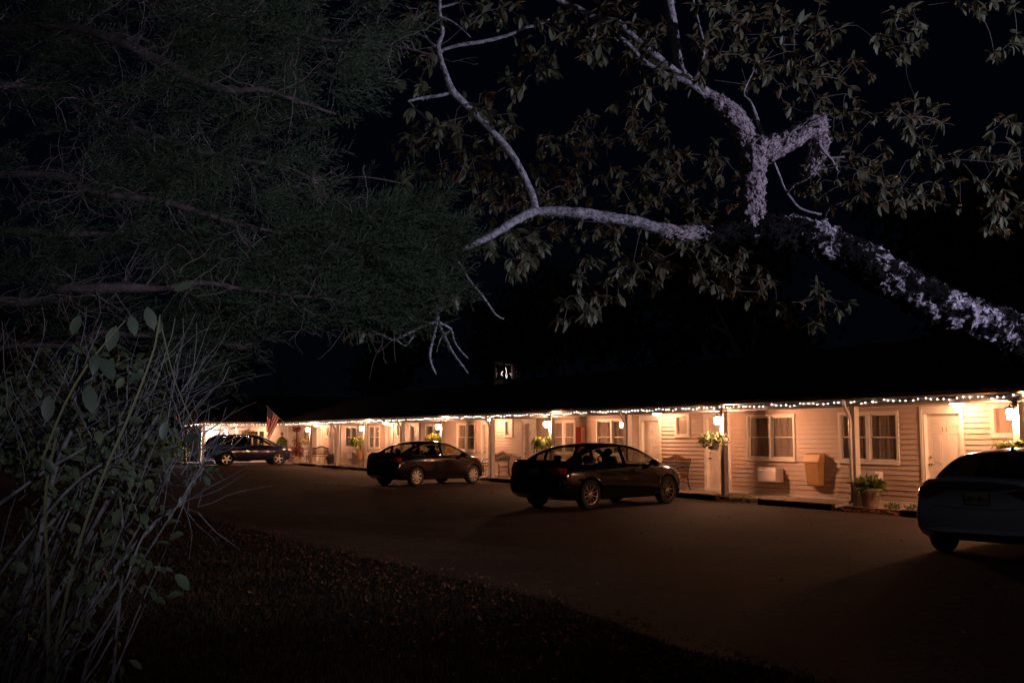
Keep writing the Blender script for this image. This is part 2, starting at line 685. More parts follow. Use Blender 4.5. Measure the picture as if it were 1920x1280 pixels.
def siding_wall(mb, x0, x1, yw, z0, z1, opens, course=.115, lip=.021, flip=1):
    """clapboards whose face looks to -y, cut around the openings"""
    xs = sorted(set([x0, x1] + [v for o_ in opens for v in o_[:2] if x0 < v < x1]))
    zc = []
    z = z0
    while z < z1 - 1e-6:
        zc.append((z, min(z + course, z1)))
        z += course
    for i in range(len(xs) - 1):
        a, b = xs[i], xs[i + 1]
        cuts = [(o_[2], o_[3]) for o_ in opens if o_[0] <= a + 1e-6 and o_[1] >= b - 1e-6]
        for (za, zb) in zc:
            segs = [(za, zb)]
            for (c0, c1) in cuts:
                ns = []
                for (p, q) in segs:
                    if c1 <= p or c0 >= q:
                        ns.append((p, q))
                    else:
                        if p < c0:
                            ns.append((p, c0))
                        if q > c1:
                            ns.append((c1, q))
                segs = ns
            for (p, q) in segs:
                yp = yw - lip * (1 - (p - za) / course)
                yq = yw - lip * (1 - (q - za) / course)
                if p < za + .010 and q > za + .02:      # open shadow gap under each board
                    p2 = za + .010
                    mb.add([(a, yw + .012, p), (b, yw + .012, p), (b, yw + .012, p2), (a, yw + .012, p2)], [(0, 1, 2, 3)])
                    p = p2
                mb.add([(a, yp, p), (b, yp, p), (b, yq, q), (a, yq, q), (a, yw + .012, p), (b, yw + .012, p)],
                       [(0, 1, 2, 3), (4, 5, 1, 0)])


wm = MB()
siding_wall(wm, -64.0, -2.0, CW, .17, Z1, opens)
wall = wm.build('wall', m_siding, motel)
bm_ = MB()
bm_.box(-64, -2, CW - .03, CW + .01, Z0, .168)
bm_.build('base_board', m_trim, motel)
# inner shell (dark rooms), back and end walls
sh = MB()
sh.box(-64, -2, CW + .35, CW + .37, 0, 2.4)
sh.box(-69, -2, 25.6, 25.75, 0, 2.5)
sh.box(-2.0, -1.9, CW, 25.6, 0, 2.4)
sh.build('back_wall', m_dark, motel)

# corner boards, soffit, beam, gutter, roof
sb_ = MB()
sb_.box(-60.4, -2, 16.95, CW + .3, Z1, Z1 + .03)
sb_.build('soffit', m_soffit, motel)
be = MB()
be.box(-60.1, -2, 17.12, 17.27, 2.26, Z1 - .002)
be.box(-60.1, -2, 17.0, 17.118, 2.29, 2.47)
be.build('beam', m_beam, motel)
gt = MB()
prof = [(16.99, 2.40), (16.90, 2.40), (16.865, 2.43), (16.865, 2.475), (16.85, 2.495), (16.875, 2.50), (16.885, 2.42), (16.985, 2.42), (16.985, 2.49), (16.998, 2.49)]
n = len(prof)
gt.add([(-60.55, y, z) for y, z in prof] + [(-2, y, z) for y, z in prof], [(i, (i + 1) % n, n + (i + 1) % n, n + i) for i in range(n)])
gt.build('gutter', m_gutter, motel)
rf = MB()
RC, RZ = 21.4, 4.12
# main gable roof, and the hipped office wing crossing it at the far end
for k in range(28):   # shingle courses on the front slope
    t0, t1 = k / 28, (k + 1) / 28
    ya, yb = 16.88 + (RC - 16.88) * t0, 16.88 + (RC - 16.88) * t1
    za, zb = 2.505 + (RZ - 2.505) * t0, 2.505 + (RZ - 2.505) * t1
    rf.add([(-66, ya, za + .010), (-1.6, ya, za + .010), (-1.6, yb, zb), (-66, yb, zb), (-66, ya, za - .0), (-1.6, ya, za)],
           [(0, 1, 2, 3), (4, 5, 1, 0)])
rf.add([(-66, RC, RZ), (-1.6, RC, RZ), (-1.6, 25.95, 2.5), (-66, 25.95, 2.5)], [(0, 1, 2, 3)])
rf.add([(-1.6, 16.88, 2.5), (-1.6, 25.95, 2.5), (-1.6, RC, RZ)], [(0, 1, 2)])
e0, e1, wz = -60.35, -70.2, 4.3
ws = (e0 + e1) / 2
rf.add([(e0, 12.0, 2.5), (e1, 12.0, 2.5), (ws, 16.8, wz), (e0, RC + .2, 2.5), (e1, RC + .2, 2.5), (ws, RC + 2, wz)],
       [(0, 2, 1), (0, 3, 5, 2), (1, 2, 5, 4)])
rf.box(e1, e0, 12.02, RC, 2.41, 2.498)
roof = rf.build('roof', m_shingle, motel)

# posts, corbels
for s in posts:
    pb = MB()
    pb.box(-s - .07, -s + .07, 17.13, 17.27, Z0, 2.258)
    pb.build('post', m_post, motel, bevel=.006)


def downspout(s):
    d = MB()
    pts = [(-s - .02, 16.92, 2.41), (-s - .02, 16.92, 2.33), (-s - .02, 16.95, 2.24), (-s - .02, 17.03, 2.12), (-s - .02, 17.085, 2.0),
           (-s - .02, 17.085, 1.2), (-s - .02, 17.085, .30), (-s - .02, 17.06, .20), (-s - .04, 16.95, .15), (-s - .10, 16.62, .10)]
    d.tube(spline(pts, .08), .038, 8)
    for z in (1.85, .6):
        d.box(-s - .066, -s + .026, 17.04, 17.128, z, z + .03)
    return d.build('downspout', m_spout, motel, smooth=True)


for s in (15.72, 24.3, 33.0, 41.65, 50.66):
    downspout(s)


def win_frame(parent, cx, w, z0=1.0, z1=2.19, y=CW, twin=True):
    """trim round the window, sashes with glazing bars, panes and a curtain"""
    t = .07
    f = MB()
    x0, x1 = cx - w / 2, cx + w / 2
    yo = y - .035
    f.box(x0, x0 + t, yo, y + .03, z0, z1)
    f.box(x1 - t, x1, yo, y + .03, z0, z1)
    f.box(x0 + t, x1 - t, yo, y + .03, z1 - t, z1)
    f.box(x0 + t, x1 - t, yo, y + .03, z0, z0 + t)
    f.box(x0 - .02, x1 + .02, yo - .025, yo - .001, z0 - .03, z0 + .01)
    if twin:
        f.box(cx - .045, cx + .045, yo + .002, y + .03, z0 + t, z1 - t)
    fr = f.build('window_frame', m_trim, parent, bevel=.004)
    secs = [(x0 + t, cx - .045), (cx + .045, x1 - t)] if twin else [(x0 + t, x1 - t)]
    for (a, b) in secs:
        s_ = MB()
        zm = (z0 + z1) / 2
        st = .028
        for (za, zb, yy) in ((z0 + t, zm + .015, y + .015), (zm - .015, z1 - t, y + .035)):
            s_.box(a, a + st, yy, yy + .02, za, zb)
            s_.box(b - st, b, yy, yy + .02, za, zb)
            s_.box(a + st, b - st, yy, yy + .02, za, za + st)
            s_.box(a + st, b - st, yy, yy + .02, zb - st, zb)
            gb = MB()
            for k in (1, 2):
                xm = a + (b - a) * k / 3
                gb.box(xm - .006, xm + .006, yy + .006, yy + .018, za + st, zb - st)
            gb.box(a + st, b - st, yy + .005, yy + .0175, (za + zb) / 2 - .006, (za + zb) / 2 + .006)
            gb.build('glazing_bars', m_muntin, fr)
        s_.build('sash', m_trim, fr)
        g = MB()
        g.add([(a, y + .052, z0 + t), (b, y + .052, z0 + t), (b, y + .052, z1 - t), (a, y + .052, z1 - t)], [(0, 1, 2, 3)])
        g.build('pane', m_pane, fr)
    c = MB()
    k = int((x1 - x0) / .02)
    vs, fs = [], []
    ph = rnd.random() * 6
    for i in range(k + 1):
        x = x0 + t + (x1 - x0 - 2 * t) * i / k
        yy = y + .074 + .004 * math.sin(i * .9 + ph) + .004 * math.sin(i * 2.3)
        if abs(x - cx) < .05:
            yy += .05
        vs += [(x, yy, z0 + .02), (x, yy, z1)]
    for i in range(k):
        fs.append((2 * i, 2 * i + 2, 2 * i + 3, 2 * i + 1))
    c.add(vs, fs)
    c.build('curtain', m_curtain, fr)
    return fr


for s, w in wins:
    win_frame(motel, -s, w)

for s in baths:
    f = MB()
    x, w, z0, z1 = -s, .68, 1.58, 2.28
    yo = CW - .04
    f.box(x - w / 2, x - w / 2 + .10, yo, CW + .03, z0, z1)
    f.box(x + w / 2 - .10, x + w / 2, yo, CW + .03, z0, z1)
    f.box(x - w / 2 + .1, x + w / 2 - .1, yo, CW + .03, z0, z0 + .10)
    f.box(x - w / 2 + .1, x + w / 2 - .1, yo, CW + .03, z1 - .10, z1)
    fr = f.build('window_frame', m_trim, motel, bevel=.004)
    g = MB()
    g.add([(x - .26, CW + .02, 1.66), (x + .26, CW + .02, 1.66), (x + .26, CW + .02, 2.2), (x - .26, CW + .02, 2.2)], [(0, 1, 2, 3)])
    g.build('pane', m_frost, fr)

m_num = M('metal numerals', (.30, .20, .12), .35, metal=.5)
m_chrome = M('door hardware', (.6, .55, .5), .2, metal=1.)


def make_door(s, num):
    x = -s
    d = MB()
    yd = CW + .06
    # six-panel leaf
    d.box(x - .44, x + .44, yd, yd + .04, Z0 + .03, 2.10)
    o = d.build('door', m_door, motel)
    if num % 2 == 0:
        pass
    p = MB()
    for (za, zb) in ((1.83, 2.0), (1.02, 1.68), (.28, .88)):
        for sx in (-1, 1):
            a, b = (x - .335, x - .07) if sx < 0 else (x + .07, x + .335)
            # raised moulding round a sunk field
            w = .018
            p.box(a, b, yd - .007, yd - .0005, za, za + w)
            p.box(a, b, yd - .007, yd - .0005, zb - w, zb)
            p.box(a, a + w, yd - .007, yd - .0005, za + w, zb - w)
            p.box(b - w, b, yd - .007, yd - .0005, za + w, zb - w)
            p.box(a + .045, b - .045, yd - .0075, yd - .0006, za + .045, zb - .045)
    p.build('door_moulding', m_door, o, bevel=.003)
    t = MB()
    w = .075
    x0, x1 = x - .535, x + .535
    t.box(x0, x0 + .095, CW - .04, CW + .14, Z0, 2.25)
    t.box(x1 - .095, x1, CW - .04, CW + .14, Z0, 2.25)
    t.box(x0 + .095, x1 - .095, CW - .04, CW + .14, 2.10, 2.25)
    t.box(x0 - .012, x0 + .05, CW - .055, CW - .041, Z0, 2.262)
    t.box(x1 - .05, x1 + .012, CW - .055, CW - .041, Z0, 2.262)
    t.box(x0 + .05, x1 - .05, CW - .055, CW - .041, 2.21, 2.262)
    t.box(x0 + .095, x1 - .095, CW - .02, CW + .14, Z0, Z0 + .03)
    t.build('door_frame', m_trim, o, bevel=.004)
    h = MB()
    h.lathe([(.001, -.075), (.024, -.07), (.03, -.05), (.02, -.03), (.012, -.02), (.03, -.006), (.03, 0)], 12, (x - .37, yd, 1.0), 'y')
    h.build('door_handle', m_chrome, o, smooth=True)
    h = MB()
    h.lathe([(.001, -.03), (.024, -.028), (.028, 0)], 12, (x - .37, yd, 1.16), 'y')
    h.build('deadbolt', m_chrome, o, smooth=True)
    ds = str(num)
    for k, ch in enumerate(ds):
        text_obj('numeral', ch, .15, m_num, o, (x + (k - (len(ds) - 1) / 2) * .095, yd - .004, 1.755), (R(90), 0, 0))
    return o


for s, n_ in doors:
    make_door(s, n_)

# office wing at the far end: its front looks at the camera (local frame turned a quarter)
wing = bpy.data.objects.new('office_wing', None)
COL.objects.link(wing)
wing.parent = motel
wing['kind'] = 'structure'
m_owall = M('white clapboard', (.62, .56, .50), .55, var=.05, vscale=2)
XW = -62.0


def turn_y_to_x(mb, x_face):
    # local (u, v, z) -> motel (x = x_face - v, y = u) so that the -v face looks to +x
    for i, (u, v, z) in enumerate(mb.v):
        mb.v[i] = (x_face - v, u, z)
    return mb


w2 = MB()
siding_wall(w2, 12.5, 18.4, 0, .17, 2.40, [])
turn_y_to_x(w2, XW).build('wing_wall', m_owall, motel)
w2 = MB()
w2.box(-69.9, XW - .01, 12.5, 12.6, 0, 2.41)
w2.build('wing_side_wall', m_owall, motel)
bpy.data.objects.remove(wing)
be = MB()
be.box(-60.66, -60.5, 12.1, 17.0, 2.27, 2.408)
be.build('wing_beam', m_beam, motel)
for c_ in (14.3, 12.35):
    pb = MB()
    pb.box(-60.68, -60.54, c_ - .07, c_ + .07, Z0, 2.268)
    pb.build('post', m_post, motel, bevel=.006)
gt = MB()
gt.box(-60.34, -60.24, 12.0, 16.84, 2.41, 2.50)
gt.build('wing_gutter', m_gutter, motel)
d = MB()
dd = MB()
dd.box(15.5, 16.4, -.03, .02, Z0, 2.15)
turn_y_to_x(dd, XW).build('office_door', m_door, motel)
dd = MB()
dd.box(15.62, 15.9, -.036, -.031, 1.0, 1.95)
dd.box(16.0, 16.28, -.036, -.031, 1.0, 1.95)
turn_y_to_x(dd, XW).build('office_door_glass', m_dark, motel)
ow = MB()
ow.box(14.55, 15.15, -.03, .02, .9, 2.1)
turn_y_to_x(ow, XW).build('office_window_frame', m_trim, motel)
ow = MB()
ow.box(14.62, 15.08, -.034, -.031, .97, 2.03)
turn_y_to_x(ow, XW).build('office_window_pane', m_curtain, motel)

# cupola on the ridge, lit inside
CS, CC = 39.56, RC
cup = MB()
q = .42
zb, zt = 4.06, 4.92
cx = -CS
body = MB()
body.box(cx - q - .03, cx + q + .03, CC - q - .03, CC + q + .03, 3.9, 4.2)
m_cupd = M('dark painted cupola', (.012, .010, .010), .6)
cupo = body.build('cupola', m_cupd, motel)
fr = MB()
for sx in (-1, 1):
    for sy in (-1, 1):
        fr.box(cx + sx * q - .035, cx + sx * q + .035, CC + sy * q - .035, CC + sy * q + .035, 4.2, zt)
fr.box(cx - q - .05, cx + q + .05, CC - q - .05, CC + q + .05, zt, zt + .06)
fr.lathe([(.70, 0), (.36, .25), (.05, .45), (.03, .62), (.001, .66)], 4, (cx, CC, zt + .062))
fr.build('cupola_frame', m_cupd, cupo)
li = MB()
li.box(cx - q + .04, cx + q - .04, CC - q + .04, CC + q - .04, zt - .06, zt - .012)
li.box(cx + .10, cx + .24, CC + .12, CC + .26, 4.2, zt - .062)
li.build('cupola_lining', M('pink lining', (.55, .36, .34), .7), cupo)
gl = MB()
for a, b, c_, d_ in ((cx - q + .035, CC - q, cx + q - .035, CC - q), (cx + q, CC - q + .035, cx + q, CC + q - .035),
                     (cx + q - .035, CC + q, cx - q + .035, CC + q), (cx - q, CC + q - .035, cx - q, CC - q + .035)):
    gl.add([(a, b, 4.2), (c_, d_, 4.2), (c_, d_, zt), (a, b, zt)], [(0, 1, 2, 3)])
gl.build('pane', m_pane, cupo)
eg = MB()
for sx, sy in ((1, -1), (-1, -1), (1, 1)):
    eg.box(cx + sx * (q - .045) - .008, cx + sx * (q - .045) + .008, CC + sy * (q + .004) - .004, CC + sy * (q + .004) + .004, 4.2, zt)
eg.build('glazing_bar', M('pink edge', (.5, .35, .36), .6), cupo)
ne = MB()
ne.tube(spline([(cx - .10, CC - .18, 4.56), (cx - .20, CC - .2, 4.50), (cx - .19, CC - .22, 4.42), (cx - .08, CC - .2, 4.36)], .03), .018, 6)
ne.tube(spline([(cx + .02, CC - .12, 4.72), (cx + .10, CC - .12, 4.52), (cx + .03, CC - .12, 4.38), (cx + .12, CC - .12, 4.24), (cx + .17, CC - .12, 4.40)], .03), .014, 6)
ne.tube([(cx + .25, CC - .05, 4.44), (cx + .36, CC - .02, 4.42), (cx + .32, CC - .02, 4.34)], .007, 5)
ne.build('glowing_tube', M('lit neon tube', (1, .9, .85), .3, emit=(1.0, .80, .72), estr=2.0), cupo)

# ------------------------------------------------------------------ porch lamps, baskets, ceiling lamps


def place(o, s, c, z, rz=0.):
    o.location = W(s, c, z)
    o.rotation_euler = (0, 0, ROTB + rz)
    return o


def make_lamp():
    t = thing('porch_lamp', '', 'lamp', group='lanterns fixed to the porch posts')
    b = MB()
    b.box(-.05, .05, -.02, 0, -.02, .16)
    b.tube(spline([(0, -.01, .12), (0, -.07, .17), (0, -.14, .16), (0, -.15, .13)], .03), .009, 6)
    b.build('bracket', m_brown, t)
    c = MB()
    c.lathe([(.001, .15), (.012, .14), (.02, .12), (.10, .085), (.105, .07), (.085, .068)], 8, (0, -.15, 0))
    c.lathe([(.03, -.16), (.05, -.15), (.055, -.135), (.03, -.135)], 8, (0, -.15, 0))
    c.build('lamp_cap', m_brown, t)
    g = MB()
    g.lathe([(.001, .06), (.05, .055), (.062, .02), (.058, -.06), (.04, -.12), (.001, -.13)], 10, (0, -.15, 0))
    g.build('lamp_glass', m_globe, t, smooth=True)
    cg = MB()
    for k in range(4):
        a = math.pi / 4 + k * math.pi / 2
        cg.tube([(.072 * math.cos(a), -.15 + .072 * math.sin(a), .07), (.048 * math.cos(a), -.15 + .048 * math.sin(a), -.14)], .004, 4)
    cg.build('lamp_cage', m_brown, t)
    return t


lamp0 = make_lamp()
lamp_where = [(11.81, 'lit lantern on the post at the right edge, above the fern over the white car'),
              (20.05, 'lit lantern on the post between the two nearest parking timbers, above the white flower basket'),
              (28.69, 'lit lantern above the big drooping fern, behind the black car nearest the middle'),
              (37.45, 'lit lantern on the post above the small yellow flower basket'),
              (46.5, 'lit lantern above the round bright fern and the wall bin'),
              (55.29, 'lit lantern above the yellow spiky hanging plant near the red bush')]
for i, (s, lab) in enumerate(lamp_where):
    o = lamp0 if i == 0 else copy_tree(lamp0)
    place(o, s, 17.13, 2.05)
    tag(o, lab)
o = copy_tree(lamp0)
o.location = W(60.5, 13.62, 1.98)
o.rotation_euler = (0, 0, ROTB + R(90))
tag(o, 'warm lit lantern on the office wing behind the dark SUV')
o = thing('flood_lamp', 'dazzling cold white lamp at the far left corner of the office wing', 'lamp', W(60.95, 12.75, 1.95))
g = MB()
g.ball((0, 0, 0), .085, 10)
g.build('lamp_glass', m_globe_w, o, smooth=True)
g = MB()
g.lathe([(.03, .16), (.04, .10), (.09, .07), (.10, .05)], 12)
g.build('lamp_cap', m_brown, o)


def make_ceil():
    t = thing('ceiling_lamp', '', 'lamp', group='small flat lamps under the porch ceiling')
    a = MB()
    a.lathe([(.001, 0), (.15, 0), (.155, -.015), (.14, -.025)], 20)
    a.build('lamp_base', m_trim, t, smooth=True)
    g = MB()
    g.lathe([(.14, -.022), (.135, -.05), (.10, -.085), (.05, -.10), (.001, -.105)], 20)
    g.build('lamp_glass', m_ceil, t, smooth=True)
    return t


c0 = make_ceil()
for i, (s, lab) in enumerate([(13.75, 'glowing flat ceiling lamp between door 11 and the small window beside it'),
                              (24.02, 'glowing flat ceiling lamp over the red bench, beside door 9'),
                              (34.75, 'glowing flat ceiling lamp near the pale bench behind the middle cars'),
                              (46.0, 'glowing flat ceiling lamp left of the second black car roof'),
                              (57.0, 'glowing flat ceiling lamp above the far black bench'),
                              ]):
    o = c0 if i == 0 else copy_tree(c0)
    place(o, s, 18.05, Z1 - .001)
    tag(o, lab)
o = copy_tree(c0)
place(o, 61.3, 16.5, 2.40)
tag(o, 'glowing flat ceiling lamp just right of the flag')


def frond(mb, base, dirn, L, droop, w, rn, n=9, lift=.6):
    """arched frond with a row of leaflets either side"""
    d = Vector((dirn[0], dirn[1], 0)).normalized()
    side = Vector((-d.y, d.x, 0))
    prev = None
    for i in range(n + 1):
        t = i / n
        p = Vector(base) + d * L * t * (1 - .18 * t) + Vector((0, 0, lift * L * t - droop * L * t * t))
        if prev is not None:
            ax = (p - prev).normalized()
            ww = w * math.sin(math.pi * min(.97, t * .82 + .15))
            for sg in (-1, 1):
                q = prev + (p - prev) * .5
                tip = q + side * sg * ww + ax * ww * .35 + Vector((0, 0, -ww * .25 + rn.gauss(0, .006)))
                mb.add([prev, p, tip], [(0, 1, 2)])
        prev = p


def fern_mesh(mb, c, n, L, seed, droop=1.1, w=.05, lift=.7):
    rn = random.Random(seed)
    for i in range(n):
        a = rn.random() * 6.283
        frond(mb, (c[0] + .04 * math.cos(a), c[1] + .04 * math.sin(a), c[2]), (math.cos(a), math.sin(a)), L * rn.uniform(.6, 1.1),
              droop * rn.uniform(.6, 1.3), w * rn.uniform(.7, 1.2), rn, lift=lift * rn.uniform(.5, 1.5))


def leaves_ball(mb, c, rad, n, size, seed, flat=.7, stems=None):
    rn = random.Random(seed)
    for i in range(n):
        v = Vector((rn.gauss(0, 1), rn.gauss(0, 1), rn.gauss(0, 1) * flat))
        v = v.normalized() * (rn.random() ** .45)
        p = Vector(c) + Vector((v.x * rad[0], v.y * rad[1], v.z * rad[2]))
        d = (v + Vector((rn.gauss(0, .5), rn.gauss(0, .5), rn.gauss(0, .5)))).normalized()
        s = d.cross(Vector((rn.gauss(0, 1), rn.gauss(0, 1), rn.gauss(0, 1)))).normalized()
        L = size * rn.uniform(.6, 1.3)
        nn = d.cross(s)
        mb.add([p, p + d * L * .5 + s * L * .25 + nn * L * .06, p + d * L, p + d * L * .5 - s * L * .25 + nn * L * .06], [(0, 1, 2, 3)])


def hanging(name, s, c, z, label, cat, kind, seed, hook=True, potw=.15):
    t = thing(name, label, cat, group='plants hung along the porch')
    place(t, s, c, z)
    p = MB()
    p.lathe([(.001, -.15), (potw * .66, -.15), (potw, .0), (potw + .012, .0), (potw + .012, .02), (potw - .01, .02), (potw * .6, -.02), (.001, -.02)], 18)
    p.build('pot', m_whitepot if kind != 'flower2' else m_clay, t, smooth=True)
    if hook:
        h = MB()
        for a in (0, 2.1, 4.2):
            h.tube([(potw * math.cos(a), potw * math.sin(a), .02), (0, 0, .52)], .0025, 4)
        h.tube(spline([(0, 0, .52), (0, .0, .60), (0, .1, .64), (0, .2, .60)], .04), .005, 5)
        h.build('hanger', m_iron, t)
    f = MB()
    if kind == 'fern':
        fern_mesh(f, (0, 0, .0), 150, .52, seed, droop=1.5, w=.055, lift=.75)
        f.build('foliage', m_fern, t, smooth='leaf')
    elif kind == 'spiky':
        fern_mesh(f, (0, 0, .0), 60, .42, seed, droop=.75, w=.035, lift=.5)
        f.build('foliage', m_yellowleaf, t, smooth='leaf')
    else:
        leaves_ball(f, (0, 0, .1), (.36, .36, .17), 420, .10, seed)
        f.build('foliage', m_leafy, t, smooth='leaf')
        b = MB()
        leaves_ball(b, (.02, 0, .17), (.33, .33, .15), 110 if kind == 'flower' else 160, .075, seed + 5)
        b.build('blossom', m_bloom if kind == 'flower' else m_yellowleaf, t, smooth='leaf')
    return t


hanging('hanging_fern', 11.75, 16.93, 1.42, 'bright green fern in a hanging pot at the right edge above the white car', 'hanging plant', 'fern', 11)
hanging('flower_basket', 20.12, 16.93, 1.42, 'hanging basket of white flowers on the post in front of door 10', 'hanging plant', 'flower', 12)
hanging('hanging_fern', 28.85, 16.93, 1.48, 'large drooping bright green fern hung behind the nearer black car', 'hanging plant', 'fern', 13)
hanging('flower_basket', 37.7, 16.93, 1.40, 'small hanging basket of yellow flowers above the farther black car', 'hanging plant', 'flower2', 14)
hanging('hanging_fern', 46.9, 16.93, 1.45, 'round bright fern hung in front of a twin window and wall bin', 'hanging plant', 'fern', 15)
hanging('hanging_spider_plant', 55.8, 16.93, 1.40, 'yellow spiky plant hung beside the red bush', 'hanging plant', 'spiky', 16)
hanging('hanging_fern', 60.0, 16.90, 1.35, 'dark green fern hung in front of the dark standing person', 'hanging plant', 'fern', 17)
o = hanging('flower_basket', 60.7, 15.0, 1.75, 'orange flower basket hung on the office wing left of the flag', 'hanging plant', 'flower2', 18, potw=.16)
for ch in o.children:
    if ch.name.startswith('blossom'):
        ch.data.materials[0] = m_orbloom

# ------------------------------------------------------------------ fairy lights: one string per bay
bulb_me = None


def fairy(p0, p1, label, seed, sagn=6):
    global bulb_me
    rn = random.Random(seed)
    mid = (p0 + p1) / 2
    t = thing('string_lights', label, 'fairy lights', mid, 0, 'strings of small white lights under the gutter')
    n = int((p1 - p0).length / .145)
    pts = []
    bul = []
    ph = rn.random() * 6
    for i in range(n + 1):
        k = i / n
        p = p0.lerp(p1, k) - mid
        w = .022 * math.sin(i * .9 + ph) + .014 * math.sin(i * 2.1 + ph * 2)
        p.z += w
        pts.append(p)
        if i < n and rn.random() < .93:
            bul.append(p.lerp(p1 - mid if i == n else p0.lerp(p1, (i + 1) / n) - mid, rn.random() * .5) + Vector((0, 0, -.012 - .03 * rn.random() ** 2)))
    w_ = MB()
    w_.tube(pts, .004, 4, cap=False)
    w_.build('cable', m_wire, t)
    if bulb_me is None:
        b = MB()
        b.lathe([(.0005, -.013), (.008, -.008), (.010, 0), (.008, .008), (.0005, .013)], 6)
        bo = b.build('bulb', m_bulb, None, smooth=True)
        bulb_me = bo.data
        bpy.data.objects.remove(bo)
    for q in bul:
        o_ = bpy.data.objects.new('bulb', bulb_me)
        COL.objects.link(o_)
        o_.parent = t
        o_.location = q
        k = rn.choice((.5, .6, .65, .75, .95))
        o_.scale = (k, k, k)


names_b = ['right of the nearest visible lantern', 'between the frame edge lantern and the nearest downspout', 'above the two nearest room windows and the tan bin',
           'above the red bench and door 9', 'above the nearer black car', 'above the pale bench and door 8', 'between door 7 and the yellow flower basket',
           'over the rear of the farther black car', 'left of the farther black car, by door 5', 'above the round fern and the far bin',
           'above the far black bench', 'just right of the flag above the red bush']
for i in range(len(posts) - 1):
    s0, s1 = posts[i], posts[i + 1]
    if s1 > 60:
        s1 = 60.3
    fairy(W(s0 + .02, 16.94, 2.375), W(s1 - .02, 16.94, 2.375), 'tiny white lights under the gutter ' + names_b[i], 100 + i)
fairy(W(60.2, 16.85, 2.375), W(60.2, 14.35, 2.375), 'string of tiny white lights on the office wing left of the flag', 131)
fairy(W(60.2, 14.3, 2.375), W(60.2, 12.05, 2.375), 'string of tiny white lights at the far left end of the office eave', 132)
fairy(W(60.3, 12.0, 2.375), W(64.8, 12.0, 2.3), 'string of tiny white lights running back along the office side', 133)

# ------------------------------------------------------------------ cars
m_tyre = M('tyre rubber', (.022, .020, .020), .8, bump=.2)
m_rimdark = M('dark wheel well', (.012, .011, .011), .7)
m_rim = M('alloy', (.62, .58, .54), .28, metal=.9)
m_cover = M('silver hub cover', (.62, .58, .52), .38, metal=.55)
m_blackpl = M('black plastic trim', (.018, .017, .017), .5)
m_chr = M('chrome', (.75, .72, .70), .12, metal=1.)
m_carglass = glass('car glass', (.62, .62, .55), .015)
m_darkglass = glass('tinted car glass', (.07, .07, .07), .02)
m_tail = M('red lamp lens', (.36, .008, .008), .12, coat=1.)
m_clear = M('clear lamp lens', (.62, .52, .46), .1, metal=.3, coat=1.)
m_seat = M('seat cloth', (.045, .04, .036), .85)
m_plate = M('licence plate', (.62, .50, .20), .4)
m_platedk = M('dull licence plate', (.10, .09, .09), .5)
m_plateink = M('plate lettering', (.03, .04, .10), .5)
m_amber = M('amber lens', (.8, .25, .03), .15, coat=1.)


